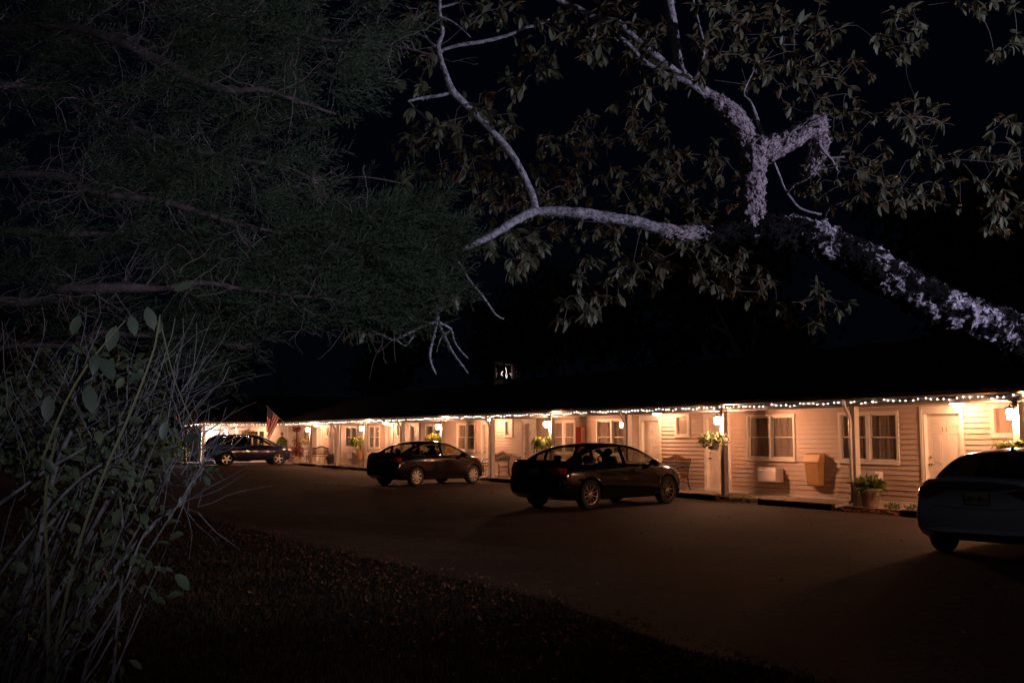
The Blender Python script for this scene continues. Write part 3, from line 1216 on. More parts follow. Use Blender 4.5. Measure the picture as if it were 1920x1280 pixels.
def make_car(name, label, S, paint, rimkind, loc, rz, glassmat, darkrear=None):
    L, Wd, H = S['L'], S['W'] / 2, S['H']
    t = thing(name, label, 'car', loc, rz)
    off = -L / 2
    wr = S['wr']
    xs_w = (S['rw'], S['fw'])
    zb = lambda x: lerp_curve(S['belt'], x)
    # ---- lower body
    nx = 110
    secs = []
    for i in range(nx + 1):
        u = i / nx
        x = L * (u + .055 * math.sin(2 * math.pi * u) * -1)
        w = lerp_curve(S['plan'], x) * Wd
        zl = lerp_curve(S['low'], x)
        zs = zb(x)
        zt = lerp_curve(S['top'], x)
        k = zs - zl
        ring = [(0, zl), (.55 * w, zl), (.86 * w, zl + .01), (.955 * w, zl + .05), (.985 * w, zl + .16 * k), (.995 * w, zl + .34 * k), (1.0 * w, zl + .5 * k),
                (.998 * w, zl + .66 * k), (.990 * w, zl + .78 * k), (.972 * w, zl + .86 * k), (.955 * w, zl + .93 * k), (.925 * w, zs), (.87 * w, zs + .35 * (zt - zs) + .006),
                (.76 * w, zs + .75 * (zt - zs) + .010), (.5 * w, zt + .006), (.25 * w, zt + .016), (0, zt + .018)]
        pts = []
        for (y, z) in ring:
            xx = x
            # bumper profiles: x moves with height near each end
            fr_ = max(0, 1 - x / .55)
            ff = max(0, 1 - (L - x) / .75)
            xx += fr_ ** 1.3 * lerp_curve(S['rearprof'], z)
            xx -= ff ** 1.3 * lerp_curve(S['frontprof'], z)
            # plan rounding
            yy = abs(y) / max(w, .01)
            xx += fr_ ** 1.6 * .16 * yy ** 3.5
            xx -= ff ** 1.6 * .26 * yy ** 3
            pts.append((xx + off, y, z))
        full = pts + [(a, -b, c) for (a, b, c) in reversed(pts[1:-1])]
        secs.append(full)
    mb = MB()
    m_ = len(secs[0])
    vs = [p for s_ in secs for p in s_]
    fs = []
    for i in range(nx):
        for k in range(m_):
            a0 = i * m_ + k
            a1 = i * m_ + (k + 1) % m_
            fs.append((a0, a1, a1 + m_, a0 + m_))
    # end caps as strips between mirrored points
    for base, rev in ((0, False), (nx * m_, True)):
        h = len(secs[0]) // 2
        for k in range(0, h):
            a, b = base + k, base + k + 1
            c, d = base + (m_ - k - 1) % m_, base + (m_ - k) % m_
            q_ = []
            for v in (a, b, c, d):
                if v not in q_:
                    q_.append(v)
            if len(q_) >= 3:
                fs.append(tuple(q_))
    mb.add(vs, fs)
    body = mb.build('body', [paint, m_rimdark], t, smooth=True, sharp=50)
    # wheel arches by boolean
    cut = MB()
    ar = S['arch']
    for xw in xs_w:
        for sg in (-1, 1):
            y0, y1 = (Wd - .30) * sg, (Wd + .2) * sg
            cut.lathe([(.0005, min(y0, y1)), (ar, min(y0, y1)), (ar, max(y0, y1)), (.0005, max(y0, y1))], 40, (xw + off, 0, wr - .005), 'y')
    co = cut.build('cutter', m_rimdark, None)
    bm = bmesh.new()
    bm.from_mesh(co.data)
    bmesh.ops.remove_doubles(bm, verts=bm.verts, dist=.002)
    bmesh.ops.recalc_face_normals(bm, faces=bm.faces)
    bm.to_mesh(co.data)
    bm.free()
    body.parent = None
    md = body.modifiers.new('b', 'BOOLEAN')
    md.operation = 'DIFFERENCE'
    md.solver = 'EXACT'
    md.object = co
    dg = bpy.context.evaluated_depsgraph_get()
    nm = bpy.data.meshes.new_from_object(body.evaluated_get(dg))
    body.modifiers.clear()
    body.data = nm
    body.parent = t
    bpy.data.objects.remove(co)
    nm.materials.clear()
    nm.materials.append(paint)
    nm.materials.append(m_rimdark)
    for p in nm.polygons:
        c = p.center
        ins = False
        for xw in xs_w:
            if math.hypot(c.x - (xw + off), c.z - (wr - .005)) < ar + .002 and abs(c.y) > Wd - .32 and abs(c.y) < Wd + .1 and \
                    (abs(math.hypot(c.x - (xw + off), c.z - (wr - .005)) - ar) < .012 or abs(abs(c.y) - (Wd - .30)) < .012):
                ins = True
        p.material_index = 1 if ins or c.z < lerp_curve(S['low'], c.x - off) + .012 else 0
        p.use_smooth = True
    nm.set_sharp_from_angle(angle=R(38))
    bvh = BVHTree.FromPolygons([v.co[:] for v in nm.vertices], [p.vertices[:] for p in nm.polygons])
    # ---- greenhouse
    top = S['house']           # (x, z) of the side roof line
    x0, x1 = top[0][0], top[-1][0]
    tz = lambda x: lerp_curve(top, x)
    gy = lambda x: lerp_curve(S['gplan'], x) * Wd

    def side(x, z, sg, out=0.):
        return (x + off, sg * (gy(x) - S['tumble'] * (z - zb(x)) - .10 * max(0, z - zb(x)) ** 2 + out), z)
    xrt, xft = S['rg'], S['wg']
    # roof, windscreen, rear screen as one grid
    gx = sorted(set([x0 + (x1 - x0) * i / 46 for i in range(47)] + [xrt, xft]))
    uu = [-1, -.97, -.9, -.7, -.4, 0, .4, .7, .9, .97, 1]
    grid = []
    for x in gx:
        row = []
        z = tz(x)
        yl = side(x, z, 1)[1]
        crown = S['crown'] * min(1, (x - x0) / .5 + .25, (x1 - x) / .5 + .25)
        for u in uu:
            bow = .10 * (1 - u * u)
            xx = x
            if x < xrt:
                xx -= bow * (1 - (x - x0) / (xrt - x0)) * .9
            if x > xft:
                xx += bow * 1.6 * (x - xft) / (x1 - xft)
            row.append((xx + off, yl * u, z + crown * (1 - abs(u) ** 2.2)))
        grid.append(row)
    rm, gm_ = MB(), {'r': MB(), 'f': MB()}
    for i in range(len(gx) - 1):
        for k in range(len(uu) - 1):
            q_ = [grid[i][k], grid[i][k + 1], grid[i + 1][k + 1], grid[i + 1][k]]
            xm = (gx[i] + gx[i + 1]) / 2
            um = (uu[k] + uu[k + 1]) / 2
            if xm < xrt and abs(um) < .9 and xm > x0 + .02:
                gm_['r'].add(q_, [(0, 1, 2, 3)])
            elif xm > xft and abs(um) < .92:
                gm_['f'].add(q_, [(0, 1, 2, 3)])
            else:
                rm.add(q_, [(0, 1, 2, 3)])
    # side frames with window holes
    def wpoly(xa, xb, m, zo=.02, rs=0., fs_=0.):
        """window from xa to xb under the roof rail"""
        bot, up = [], []
        N = 18
        lo = lambda x: zb(x) + zo
        hi = lambda x: tz(x) - m
        xs_ = [xa + (xb - xa) * i / N for i in range(N + 1)]
        xs_ = [x for x in xs_ if hi(x) > lo(x) + .015]
        for x in xs_:
            z = lo(x)
            bot.append((x, z))
        for x in reversed(xs_):
            z = hi(x)
            sx = 0
            if rs and x < xs_[0] + .001:
                sx = rs
            if fs_ and x > xs_[-1] - .001:
                sx = fs_
            up.append((x + sx, z))
        return bot + up
    wins_ = [wpoly(*w_) for w_ in S['windows']]
    outl = []
    N = 40
    xs_ = [x0 + (x1 - x0) * i / N for i in range(N + 1)]
    outl = [(x, zb(x) - .03) for x in xs_] + [(x, tz(x)) for x in reversed(xs_)]
    tris = geometry.tessellate_polygon([[Vector((a, b, 0)) for a, b in pl] for pl in [outl] + wins_])
    allp = [p for pl in [outl] + wins_ for p in pl]
    for sg in (-1, 1):
        vs = [side(a, b, sg) for a, b in allp]
        vi = [side(a, b, sg, -.03) for a, b in allp]
        rm.add(vs, tris)
        for pl in wins_:
            o_ = [side(a, b, sg) for a, b in pl]
            i_ = [side(a, b, sg, -.022) for a, b in pl]
            n_ = len(pl)
            rm.add(o_ + i_, [(k, (k + 1) % n_, n_ + (k + 1) % n_, n_ + k) for k in range(n_)])
    roof_o = rm.build('roof', paint, t, smooth=True, sharp=30)
    for j, pl in enumerate(wins_):
        tr = geometry.tessellate_polygon([[Vector((a, b, 0)) for a, b in pl]])
        for sg in (-1, 1):
            g = MB()
            g.add([side(a, b, sg, -.016) for a, b in pl], tr)
            g.build('side_window', darkrear if (darkrear and j > 0) else glassmat, t)
            if S.get('chrome'):
                c = MB()
                nb = len(pl)
                c.tube([side(a, b, sg, .004) for a, b in pl] + [side(*pl[0], sg, .004)], .007, 5)
                c.build('window_trim', m_chr if S['chrome'] == 2 else m_blackpl, t)
    gm_['r'].build('rear_window', darkrear or glassmat, t, smooth=True)
    gm_['f'].build('windscreen', glassmat, t, smooth=True)

    # ---- patches that follow the body
    def patch(nm_, poly, orig, dirv, mat, offd=.006, res=.03, frame=None):
        """poly in the plane through orig facing dirv; projected on to the body"""
        dirv = Vector(dirv).normalized()
        zax = Vector((0, 0, 1))
        hax = dirv.cross(zax).normalized()
        us = [p[0] for p in poly]
        vs_ = [p[1] for p in poly]
        bm2 = bmesh.new()
        # dense grid clipped by polygon rows
        v0, v1 = min(vs_), max(vs_)
        rows = max(3, int((v1 - v0) / res))
        pts = []
        for i in range(rows + 1):
            v = v0 + 1e-4 + (v1 - v0 - 2e-4) * i / rows
            xsx = []
            for k in range(len(poly)):
                (a, b), (c, d) = poly[k], poly[(k + 1) % len(poly)]
                if (b - v) * (d - v) < 0:
                    xsx.append(a + (c - a) * (v - b) / (d - b))
            if len(xsx) < 2:
                continue
            a, b = min(xsx), max(xsx)
            row = []
            cols = max(4, int((max(us) - min(us)) / res))
            for k in range(cols + 1):
                u = a + (b - a) * k / cols
                o3 = Vector(orig) + hax * u + zax * v
                hit = bvh.ray_cast(o3 - dirv * 1.5, dirv)
                if hit[0] is None:
                    row.append(None)
                else:
                    nrm = hit[1]
                    if nrm.dot(dirv) > 0:
                        nrm = -nrm
                    row.append(hit[0] + nrm * offd)
            pts.append(row)
        mbp = MB()
        for i in range(len(pts) - 1):
            for k in range(len(pts[0]) - 1):
                q_ = [pts[i][k], pts[i][k + 1], pts[i + 1][k + 1], pts[i + 1][k]]
                if all(v is not None for v in q_):
                    if max((q_[0] - q_[2]).length, (q_[1] - q_[3]).length) < .2:
                        mbp.add(q_, [(0, 1, 2, 3)])
        if mbp.f:
            return mbp.build(nm_, mat, t, smooth=True, sharp=60)

    def strip(nm_, line, mat, r=.004, sg=None, rear=False, offd=.001):
        """thin line following the side (x,z) or the rear (y,z)"""
        out = []
        for a, b in line:
            if rear:
                hit = bvh.ray_cast(Vector((off - 1, a, b)), Vector((1, 0, 0)))
            else:
                hit = bvh.ray_cast(Vector((a + off, sg * 2, b)), Vector((0, -sg, 0)))
            if hit[0] is not None:
                out.append(hit[0] + Vector((0, 0, 0)))
        if len(out) > 1:
            m2 = MB()
            m2.tube(out, r, 5)
            return m2.build(nm_, mat, t)

    for sg in (-1, 1):
        for (poly, ang) in S['tail']:
            d_ = Vector((math.cos(R(ang)), -sg * math.sin(R(ang)), 0))
            pl = [((u * sg), v) for u, v in poly]
            patch('tail_light', pl, (off + .2, sg * (Wd - .15), 0), d_, m_tail, .008, .02)
        for (poly, ang) in S['head']:
            d_ = Vector((-math.cos(R(ang)), -sg * math.sin(R(ang)), 0))
            pl = [((-u * sg), v) for u, v in poly]
            patch('headlight', pl, (-off - .3, sg * (Wd - .2), 0), d_, m_clear, .006, .02)
        for ln in S['seams']:
            strip('door_seam', [(a, b) for a, b in spline([(p[0], p[1], 0) for p in ln], .06) for a, b in [(a, b)]] if False else
                  [(q_[0], q_[1]) for q_ in spline([(p[0], p[1], 0) for p in ln], .06)], m_rimdark, .0035, sg)
        for ln in S.get('moulding', []):
            strip('side_moulding', [(q_[0], q_[1]) for q_ in spline([(p[0], p[1], 0) for p in ln], .06)], m_chr if S.get('mouldchrome') else paint, .014, sg)
        for hx in S['handles']:
            hz = zb(hx) - .13
            hit = bvh.ray_cast(Vector((hx + off, sg * 2, hz)), Vector((0, -sg, 0)))
            if hit[0] is not None:
                y = hit[0].y
                hm = MB()
                hm.tube(spline([(hx + off - .10, y, hz), (hx + off - .08, y + sg * .03, hz), (hx + off + .08, y + sg * .032, hz), (hx + off + .10, y, hz)], .02), .011, 6)
                hm.build('door_handle', m_chr if S.get('chrome') == 2 else paint, t, smooth=True)
        # mirror
        mx = S['mirror']
        mm = MB()
        mz = zb(mx) + .07
        my = gy(mx) + .02
        mm.ball((mx + off, sg * (my + .12), mz), .10, 8, .75, 1.15, .75)
        mm.box(mx + off - .02, mx + off + .05, sg * (my - .03), sg * (my + .06), mz - .06, mz - .02)
        mm.build('wing_mirror', paint, t, smooth=True)
    strip('boot_seam', [(q_[0], q_[1]) for q_ in spline([(p[0], p[1], 0) for p in S['bootseam']], .05)], m_rimdark, .004, rear=True)
    # arches trim
    for xw in xs_w:
        for sg in (-1, 1):
            pts = []
            for k in range(25):
                a = math.pi * (k / 24)
                xx, zz = xw + (ar + .012) * math.cos(a), wr + (ar + .012) * math.sin(a)
                hit = bvh.ray_cast(Vector((xx + off, sg * 2, zz)), Vector((0, -sg, 0)))
                if hit[0] is not None and abs(hit[0].y) > Wd * .8:
                    pts.append(hit[0])
            if len(pts) > 3:
                a_ = MB()
                a_.tube(pts, .010 if not S.get('cladding') else .022, 6)
                a_.build('arch_lip', paint if not S.get('cladding') else m_blackpl, t, smooth=True)
    # ---- wheels
    for xw in xs_w:
        for sg in (-1, 1):
            ty = MB()
            w2 = .105
            yc = sg * (Wd - .02 - w2)
            prof = [(wr * .66, -w2 * .9), (wr * .72, -w2), (wr * .93, -w2 * .96), (wr * .985, -w2 * .75), (wr, -w2 * .4), (wr, w2 * .4),
                    (wr * .985, w2 * .75), (wr * .93, w2 * .96), (wr * .72, w2), (wr * .66, w2 * .9)]
            ty.lathe(prof, 44, (0, 0, 0), 'y')
            wheel = ty.build('wheel', m_tyre, t, smooth=True)
            wheel.location = (xw + off, yc, wr)
            rb = MB()
            rr = wr * .67
            yo = sg * w2 * .86
            prof = [(rr, yo), (rr * .96, yo * .9), (rr * .93, yo * .2), (rr * .90, -yo * .5), (.001, -yo * .3)]
            rb.lathe(prof, 40, (0, 0, 0), 'y')
            rb.build('rim_barrel', m_rimdark, wheel, smooth=True)
            sp_ = MB()
            sp_.lathe([(rr * 1.01, yo * .98), (rr * .985, yo * 1.06), (rr * .94, yo * 1.04), (rr * .93, yo * .8)], 44, (0, 0, 0), 'y')
            sp_.lathe([(rr * .20, yo * .55), (rr * .19, yo * .92), (rr * .12, yo * 1.0), (.001, yo * 1.0)], 20, (0, 0, 0), 'y')

            def spoke(a, w0, w1, tw=0.):
                k0 = len(sp_.v)
                ya, yb = yo * .62, yo * .96
                ri, ro = rr * .14, rr * .95
                v = [(ri, -w0), (ro, -w1 + tw), (ro, w1 + tw), (ri, w0)]
                vs = [(x, ya, z) for x, z in v] + [(x, yb if x < rr * .5 else yb * .98, z * .85 + .15 * tw) for x, z in v]
                sp_.add(vs, [(0, 1, 2, 3), (4, 5, 6, 7), (0, 1, 5, 4), (1, 2, 6, 5), (2, 3, 7, 6), (3, 0, 4, 7)])
                sp_.xf(Matrix.Rotation(a, 4, 'Y'), k0)
            rot0 = .3 if xw == xs_w[0] else 1.1
            if rimkind == 'twin':
                for k in range(5):
                    a = rot0 + k * 2 * math.pi / 5
                    spoke(a - .16, .012, .010, -.035)
                    spoke(a + .16, .012, .010, .035)
                    spoke(a + math.pi / 5, .008, .007)
            elif rimkind == 'cover':
                for k in range(8):
                    spoke(rot0 + k * math.pi / 4, .030, .040)
            else:
                for k in range(5):
                    a = rot0 + k * 2 * math.pi / 5
                    spoke(a, .045, .028)
                    spoke(a + .3, .010, .008, .04)
            sp_.build('rim', m_cover if rimkind == 'cover' else m_rim, wheel, smooth=True, sharp=30)
    # ---- interior
    sx = S['seats']
    for sg in (-1, 1):
        s1 = MB()
        xc = sx[0] + off
        for (xa, za, xb_, zb_, w_, th) in ((xc, .75, xc - .14, zb(sx[0]) + .20, .24, .06), ):
            s1.add([(xa - th, sg * .37 - w_, za), (xa + th, sg * .37 - w_, za), (xa + th, sg * .37 + w_, za), (xa - th, sg * .37 + w_, za),
                    (xb_ - th * .7, sg * .37 - w_ * .75, zb_), (xb_ + th * .7, sg * .37 - w_ * .75, zb_), (xb_ + th * .7, sg * .37 + w_ * .75, zb_), (xb_ - th * .7, sg * .37 + w_ * .75, zb_)],
                   [(0, 1, 5, 4), (1, 2, 6, 5), (2, 3, 7, 6), (3, 0, 4, 7), (4, 5, 6, 7)])
        s1.ball((xc - .16, sg * .37, zb(sx[0]) + .29), .11, 8, .5, 1.15, .85)
        s1.build('front_seat', m_seat, t, smooth=True, sharp=50)
        s2 = MB()
        s2.ball((sx[1] + off, sg * .34, zb(sx[1]) + .13), .10, 8, .5, 1.2, .8)
        s2.build('headrest', m_seat, t, smooth=True)
    rs = MB()
    rs.box(sx[1] + off - .06, sx[1] + off + .10, -Wd * .68, Wd * .68, .7, zb(sx[1]) + .05)
    rs.build('rear_seat', m_seat, t, bevel=.02)
    sw = MB()
    k0 = len(sw.v)
    ringp = [(0, .18 * math.cos(a * math.pi / 10), .18 * math.sin(a * math.pi / 10)) for a in range(21)]
    sw.tube(ringp, .014, 6)
    sw.box(-.01, .01, -.17, .17, -.02, .02)
    sw.xf(Matrix.Translation((S['wheelx'] + off, .37, zb(S['wheelx']) + .04)) @ Matrix.Rotation(R(-24), 4, 'Y'), k0)
    sw.build('steering_wheel', m_seat, t, smooth=True)
    # ---- plate
    pz, plc = S['plate']
    hit = bvh.ray_cast(Vector((off - 1, 0, pz)), Vector((1, 0, 0)))
    px_ = hit[0].x if hit[0] is not None else off
    pb = MB()
    pb.box(px_ - .018, px_ - .006, -.165, .165, pz - .085, pz + .085)
    pb.build('plate_frame', m_blackpl, t)
    pb = MB()
    pb.box(px_ - .022, px_ - .0185, -.152, .152, pz - .073, pz + .073)
    plate = pb.build('licence_plate', m_plate if plc else m_platedk, t, bevel=.002)
    if plc:
        for k, ch in enumerate(plc):
            if ch == ' ':
                continue
            text_obj('plate_letter', ch, .088, m_plateink, plate, (px_ - .0235, .118 - k * .0337, pz - .012), (R(90), 0, R(-90)), .001)
    if S.get('fin'):
        fx = S['fin']
        a_ = MB()
        zr = tz(fx) + S['crown'] - .012
        a_.add([(fx + off - .07, -.022, zr), (fx + off - .07, .022, zr), (fx + off + .13, 0, zr - .0), (fx + off - .085, -.008, zr + .062), (fx + off - .085, .008, zr + .062), (fx + off - .03, 0, zr + .065)],
               [(0, 1, 4, 3), (0, 3, 5, 2), (1, 2, 5, 4), (3, 4, 5)])
        a_.build('aerial', m_blackpl, t, smooth=True)
    if S.get('whip'):
        a_ = MB()
        fx = S['whip']
        a_.tube([(fx + off, 0, tz(fx) + S['crown'] - .01), (fx + off - .22, 0, tz(fx) + .20)], [.005, .002], 5)
        a_.build('aerial', m_blackpl, t)
    for ex in S.get('exhaust', []):
        a_ = MB()
        a_.lathe([(.036, -.02), (.036, .18), (.028, .18), (.028, -.02), (.036, -.02)], 14, (off + .12, ex, .29), 'x')
        a_.build('exhaust', m_chr, t, smooth=True)
    if S.get('lip'):
        lp = MB()
        zt = lerp_curve(S['top'], .15)
        ww = lerp_curve(S['plan'], .25) * Wd * .72
        k = [(off + .13 + .12 * (abs(u) ** 2.5), u * ww, zt + .012) for u in [i / 10 for i in range(-10, 11)]]
        lp.tube(k, .016, 6)
        lp.build('boot_lip', paint, t, smooth=True)
    return t


def sedan(L, Wd, H, wb, ro, wr, **kw):
    k = L / 4.85
    S = dict(L=L, W=Wd, H=H, wr=wr, rw=ro, fw=ro + wb, arch=wr + .045,
             plan=[(0, .80), (.06 * k, .86), (.20 * k, .915), (.45 * k, .955), (.9 * k, .985), (1.6 * k, 1.0), (3.2 * k, 1.0), (3.9 * k, .985), (4.3 * k, .945), (4.6 * k, .87), (4.75 * k, .80), (L, .70)],
             low=[(0, .36), (.2, .29), (.5, .22), (1.0, .19), (L - 1., .19), (L - .3, .20), (L, .26)],
             belt=[(0, .93 * H / 1.47), (.3, .955 * H / 1.47), (.9 * k, .985 * H / 1.47), (1.6 * k, .975 * H / 1.47), (2.6 * k, .955 * H / 1.47), (3.5 * k, .925 * H / 1.47), (4.1 * k, .86 * H / 1.47), (4.55 * k, .74 * H / 1.47), (L, .60 * H / 1.47)],
             top=[(0, 1.03 * H / 1.47), (.12, 1.075 * H / 1.47), (.5 * k, 1.08 * H / 1.47), (.75 * k, 1.05 * H / 1.47), (1.1 * k, .985 * H / 1.47), (3.2 * k, .96 * H / 1.47), (3.62 * k, 1.0 * H / 1.47), (4.0 * k, .95 * H / 1.47), (4.4 * k, .86 * H / 1.47), (4.7 * k, .74 * H / 1.47), (L, .62 * H / 1.47)],
             rearprof=[(.2, .14), (.40, .03), (.55, 0), (.66, .02), (.80, .06), (.95, .05), (1.08, .02)],
             frontprof=[(.2, .10), (.4, .01), (.55, 0), (.7, .06), (.9, .2)],
             house=[(.55 * k, 1.06 * H / 1.47), (.85 * k, 1.185 * H / 1.47), (1.15 * k, 1.295 * H / 1.47), (1.5 * k, 1.375 * H / 1.47), (1.95 * k, 1.415 * H / 1.47), (2.4 * k, 1.42 * H / 1.47), (2.75 * k, 1.38 * H / 1.47), (3.1 * k, 1.27 * H / 1.47), (3.5 * k, 1.10 * H / 1.47), (3.85 * k, .945 * H / 1.47)],
             gplan=[(.5, .78), (1.1, .875), (1.8, .915), (2.6, .925), (3.3, .90), (3.9, .83)],
             tumble=.42, crown=.055, rg=1.42 * k, wg=2.72 * k,
             windows=[(2.36 * k, 3.55 * k, .055, .025, 0, 0), (1.34 * k, 2.27 * k, .055, .025, .0, 0), (.98 * k, 1.27 * k, .075, .03, 0, 0)],
             tail=[([(-.16, .80), (-.14, .93), (.10, .94), (.34, .90), (.10, .78)], 35)],
             head=[([(-.2, .62), (-.1, .70), (.40, .78), (.30, .68), (.05, .60)], 40)],
             seams=[[(2.31 * k, .93), (2.32 * k, .7), (2.33 * k, .45), (2.30 * k, .26)], [(3.42 * k, .88), (3.46 * k, .6), (3.40 * k, .3)],
                    [(1.32 * k, .95), (1.28 * k, .8), (1.42 * k, .62), (1.52 * k, .42), (1.58 * k, .28)], [(1.6 * k, .27), (3.35 * k, .26)]],
             bootseam=[(-.70, .92), (-.66, .80), (-.60, .70), (0, .66), (.60, .70), (.66, .80), (.70, .92)],
             handles=[1.62 * k, 2.55 * k], mirror=3.22 * k, seats=(2.42 * k, 1.3 * k), wheelx=2.95 * k, plate=(.84, None))
    S.update(kw)
    return S


def car_at(c_r, s_r, ang, S, sidey=-1):
    """place so that the rear wheel of one side (sidey -1 right, +1 left) touches the ground at (s, c); ang from the room normal"""
    fwd = (II * math.cos(ang) + DD * math.sin(ang))
    left = Vector((-fwd.y, fwd.x, 0))
    p = W(s_r, c_r)
    cen = p - left * (sidey * (S['W'] / 2 - .10)) + fwd * (S['L'] / 2 - S['rw'])
    return cen, math.atan2(fwd.y, fwd.x)


p_black = M('black car paint', (.005, .0045, .0045), .12, coat=.35, spec=.2)
p_dark = M('charcoal car paint', (.009, .006, .007), .12, coat=.35, spec=.2)
p_navy = M('deep blue car paint', (.012, .013, .050), .14, coat=.8, spec=.3)
p_white = M('white car paint', (.50, .49, .49), .3, coat=.7)

S1 = sedan(4.85, 1.82, 1.47, 2.775, 1.10, .335, chrome=2, lip=True, exhaust=(-.5,))
cen, rz = car_at(12.22, 18.80, math.atan2(.72, 2.72), S1)
make_car('parked_car', 'black sedan with twin-spoke alloy wheels and chrome window line parked before the red bench', S1, p_black, 'twin', cen, rz, m_carglass)
S2 = sedan(4.58, 1.74, 1.465, 2.645, 1.01, .315, lip=True, whip=1.35, bootseam=[(-.62, .95), (-.60, .8), (0, .70), (.60, .8), (.62, .95)], chrome=1)
cen, rz = car_at(12.95, 30.25, math.atan2(.96, 2.72), S2)
make_car('parked_car', 'black compact sedan with pale eight-hole hub covers, second from the tan bin', S2, p_dark, 'cover', cen, rz, m_carglass)
S3 = sedan(4.83, 1.85, 1.445, 2.775, 1.05, .33, chrome=2, fin=1.55, plate=(.80, 'GDM 4913'), exhaust=(.55, -.55))
cen, rz = car_at(12.22, 9.62, math.atan2(.72, 2.72), S3, 1)
make_car('parked_car', 'pale sedan in shadow cut by the right edge, seen from behind with a yellow plate', S3, p_white, 'split', cen, rz, m_darkglass)
S4 = sedan(5.0, 1.96, 1.77, 2.9, 1.10, .375, chrome=2, cladding=True, mouldchrome=True,
           belt=[(0, 1.05), (.3, 1.10), (1., 1.13), (2.0, 1.12), (3.2, 1.08), (3.9, 1.03), (4.4, .98), (4.8, .90), (5.0, .75)],
           top=[(0, 1.06), (.3, 1.12), (1.0, 1.14), (3.4, 1.10), (3.85, 1.13), (4.3, 1.09), (4.7, .99), (5.0, .82)],
           low=[(0, .42), (.3, .33), (1, .27), (4., .27), (4.7, .30), (5., .36)],
           house=[(.12, 1.12), (.20, 1.30), (.34, 1.52), (.6, 1.66), (1.2, 1.705), (2.0, 1.715), (2.6, 1.70), (3.0, 1.62), (3.4, 1.44), (3.75, 1.26), (4.02, 1.10)],
           gplan=[(.1, .86), (.5, .89), (1.8, .93), (3.0, .92), (3.6, .89), (4.1, .84)], rg=.45, wg=2.85, tumble=.30,
           windows=[(2.45, 3.78, .075, .03), (1.42, 2.36, .075, .03), (.62, 1.34, .10, .04)],
           rearprof=[(.3, .08), (.5, 0), (.7, 0), (.9, .04), (1.1, .05)], frontprof=[(.3, .12), (.5, .01), (.8, 0), (1.0, .08)],
           tail=[([(-.18, .98), (-.16, 1.12), (.24, 1.14), (.28, 1.0)], 35)], head=[([(-.2, .84), (-.1, .95), (.42, 1.0), (.36, .92), (.05, .80)], 40)],
           seams=[[(2.40, 1.1), (2.42, .8), (2.40, .36)], [(3.52, 1.06), (3.56, .7), (3.48, .36)], [(1.36, 1.1), (1.34, .9), (1.5, .7), (1.62, .4)]],
           moulding=[[(1.72, .44), (2.4, .43), (3.45, .42)]], bootseam=[(-.7, 1.1), (-.66, .8), (0, .72), (.66, .8), (.7, 1.1)],
           handles=[1.72, 2.65], mirror=3.45, seats=(2.6, 1.55), wheelx=3.1, plate=(.95, None), arch=.425)
cen, rz = car_at(12.86, 56.75, math.atan2(-.12, 2.72), S4)
make_car('parked_car', 'dark blue SUV parked nose-in before the office wing at the far left', S4, p_navy, 'split', cen, rz, m_carglass, m_darkglass)

# ------------------------------------------------------------------ things along the walk


def make_ac(s, label, w=.68):
    t = thing('air_conditioner', label, 'air conditioner', W(s, CW - .03, .45), ROTB, 'wall air conditioners below the windows')
    b = MB()
    b.box(-w / 2, w / 2, -.26, 0, 0, .36)
    b.build('casing', m_ac, t, bevel=.012)
    f = MB()
    f.box(-w / 2 + .02, w / 2 - .02, -.275, -.2605, .02, .30)
    f.build('front_panel', m_ac, t, bevel=.006)
    g = MB()
    for k in range(5):
        g.box(-w / 2 + .06, w / 2 - .06, -.24 + k * .035, -.225 + k * .035, .3602, .372)
    g.box(-w / 2 + .05, -w / 2 + .06, -.25, -.07, .3602, .374)
    g.box(w / 2 - .06, w / 2 - .05, -.25, -.07, .3602, .374)
    g.build('grille', m_grille, t)
    return t


for s, lab in [(16.37, 'white wall air conditioner half hidden by the leafy pot by the nearest downspout'),
               (19.55, 'white wall air conditioner left of the nearest tan wall bin'),
               (26.95, 'white wall air conditioner low behind the nearer black car'),
               (30.0, 'white wall air conditioner behind the roof of the nearer black car'),
               (37.7, 'white wall air conditioner behind the windscreen of the farther black car'),
               (41.1, 'white wall air conditioner behind the boot of the farther black car'),
               (48.7, 'white wall air conditioner right of the post beside the far tan bin'),
               (52.1, 'white wall air conditioner left of the far tan bin'),
               (60.1, 'white wall air conditioner right of the red bush at the far end')]:
    make_ac(s, lab)


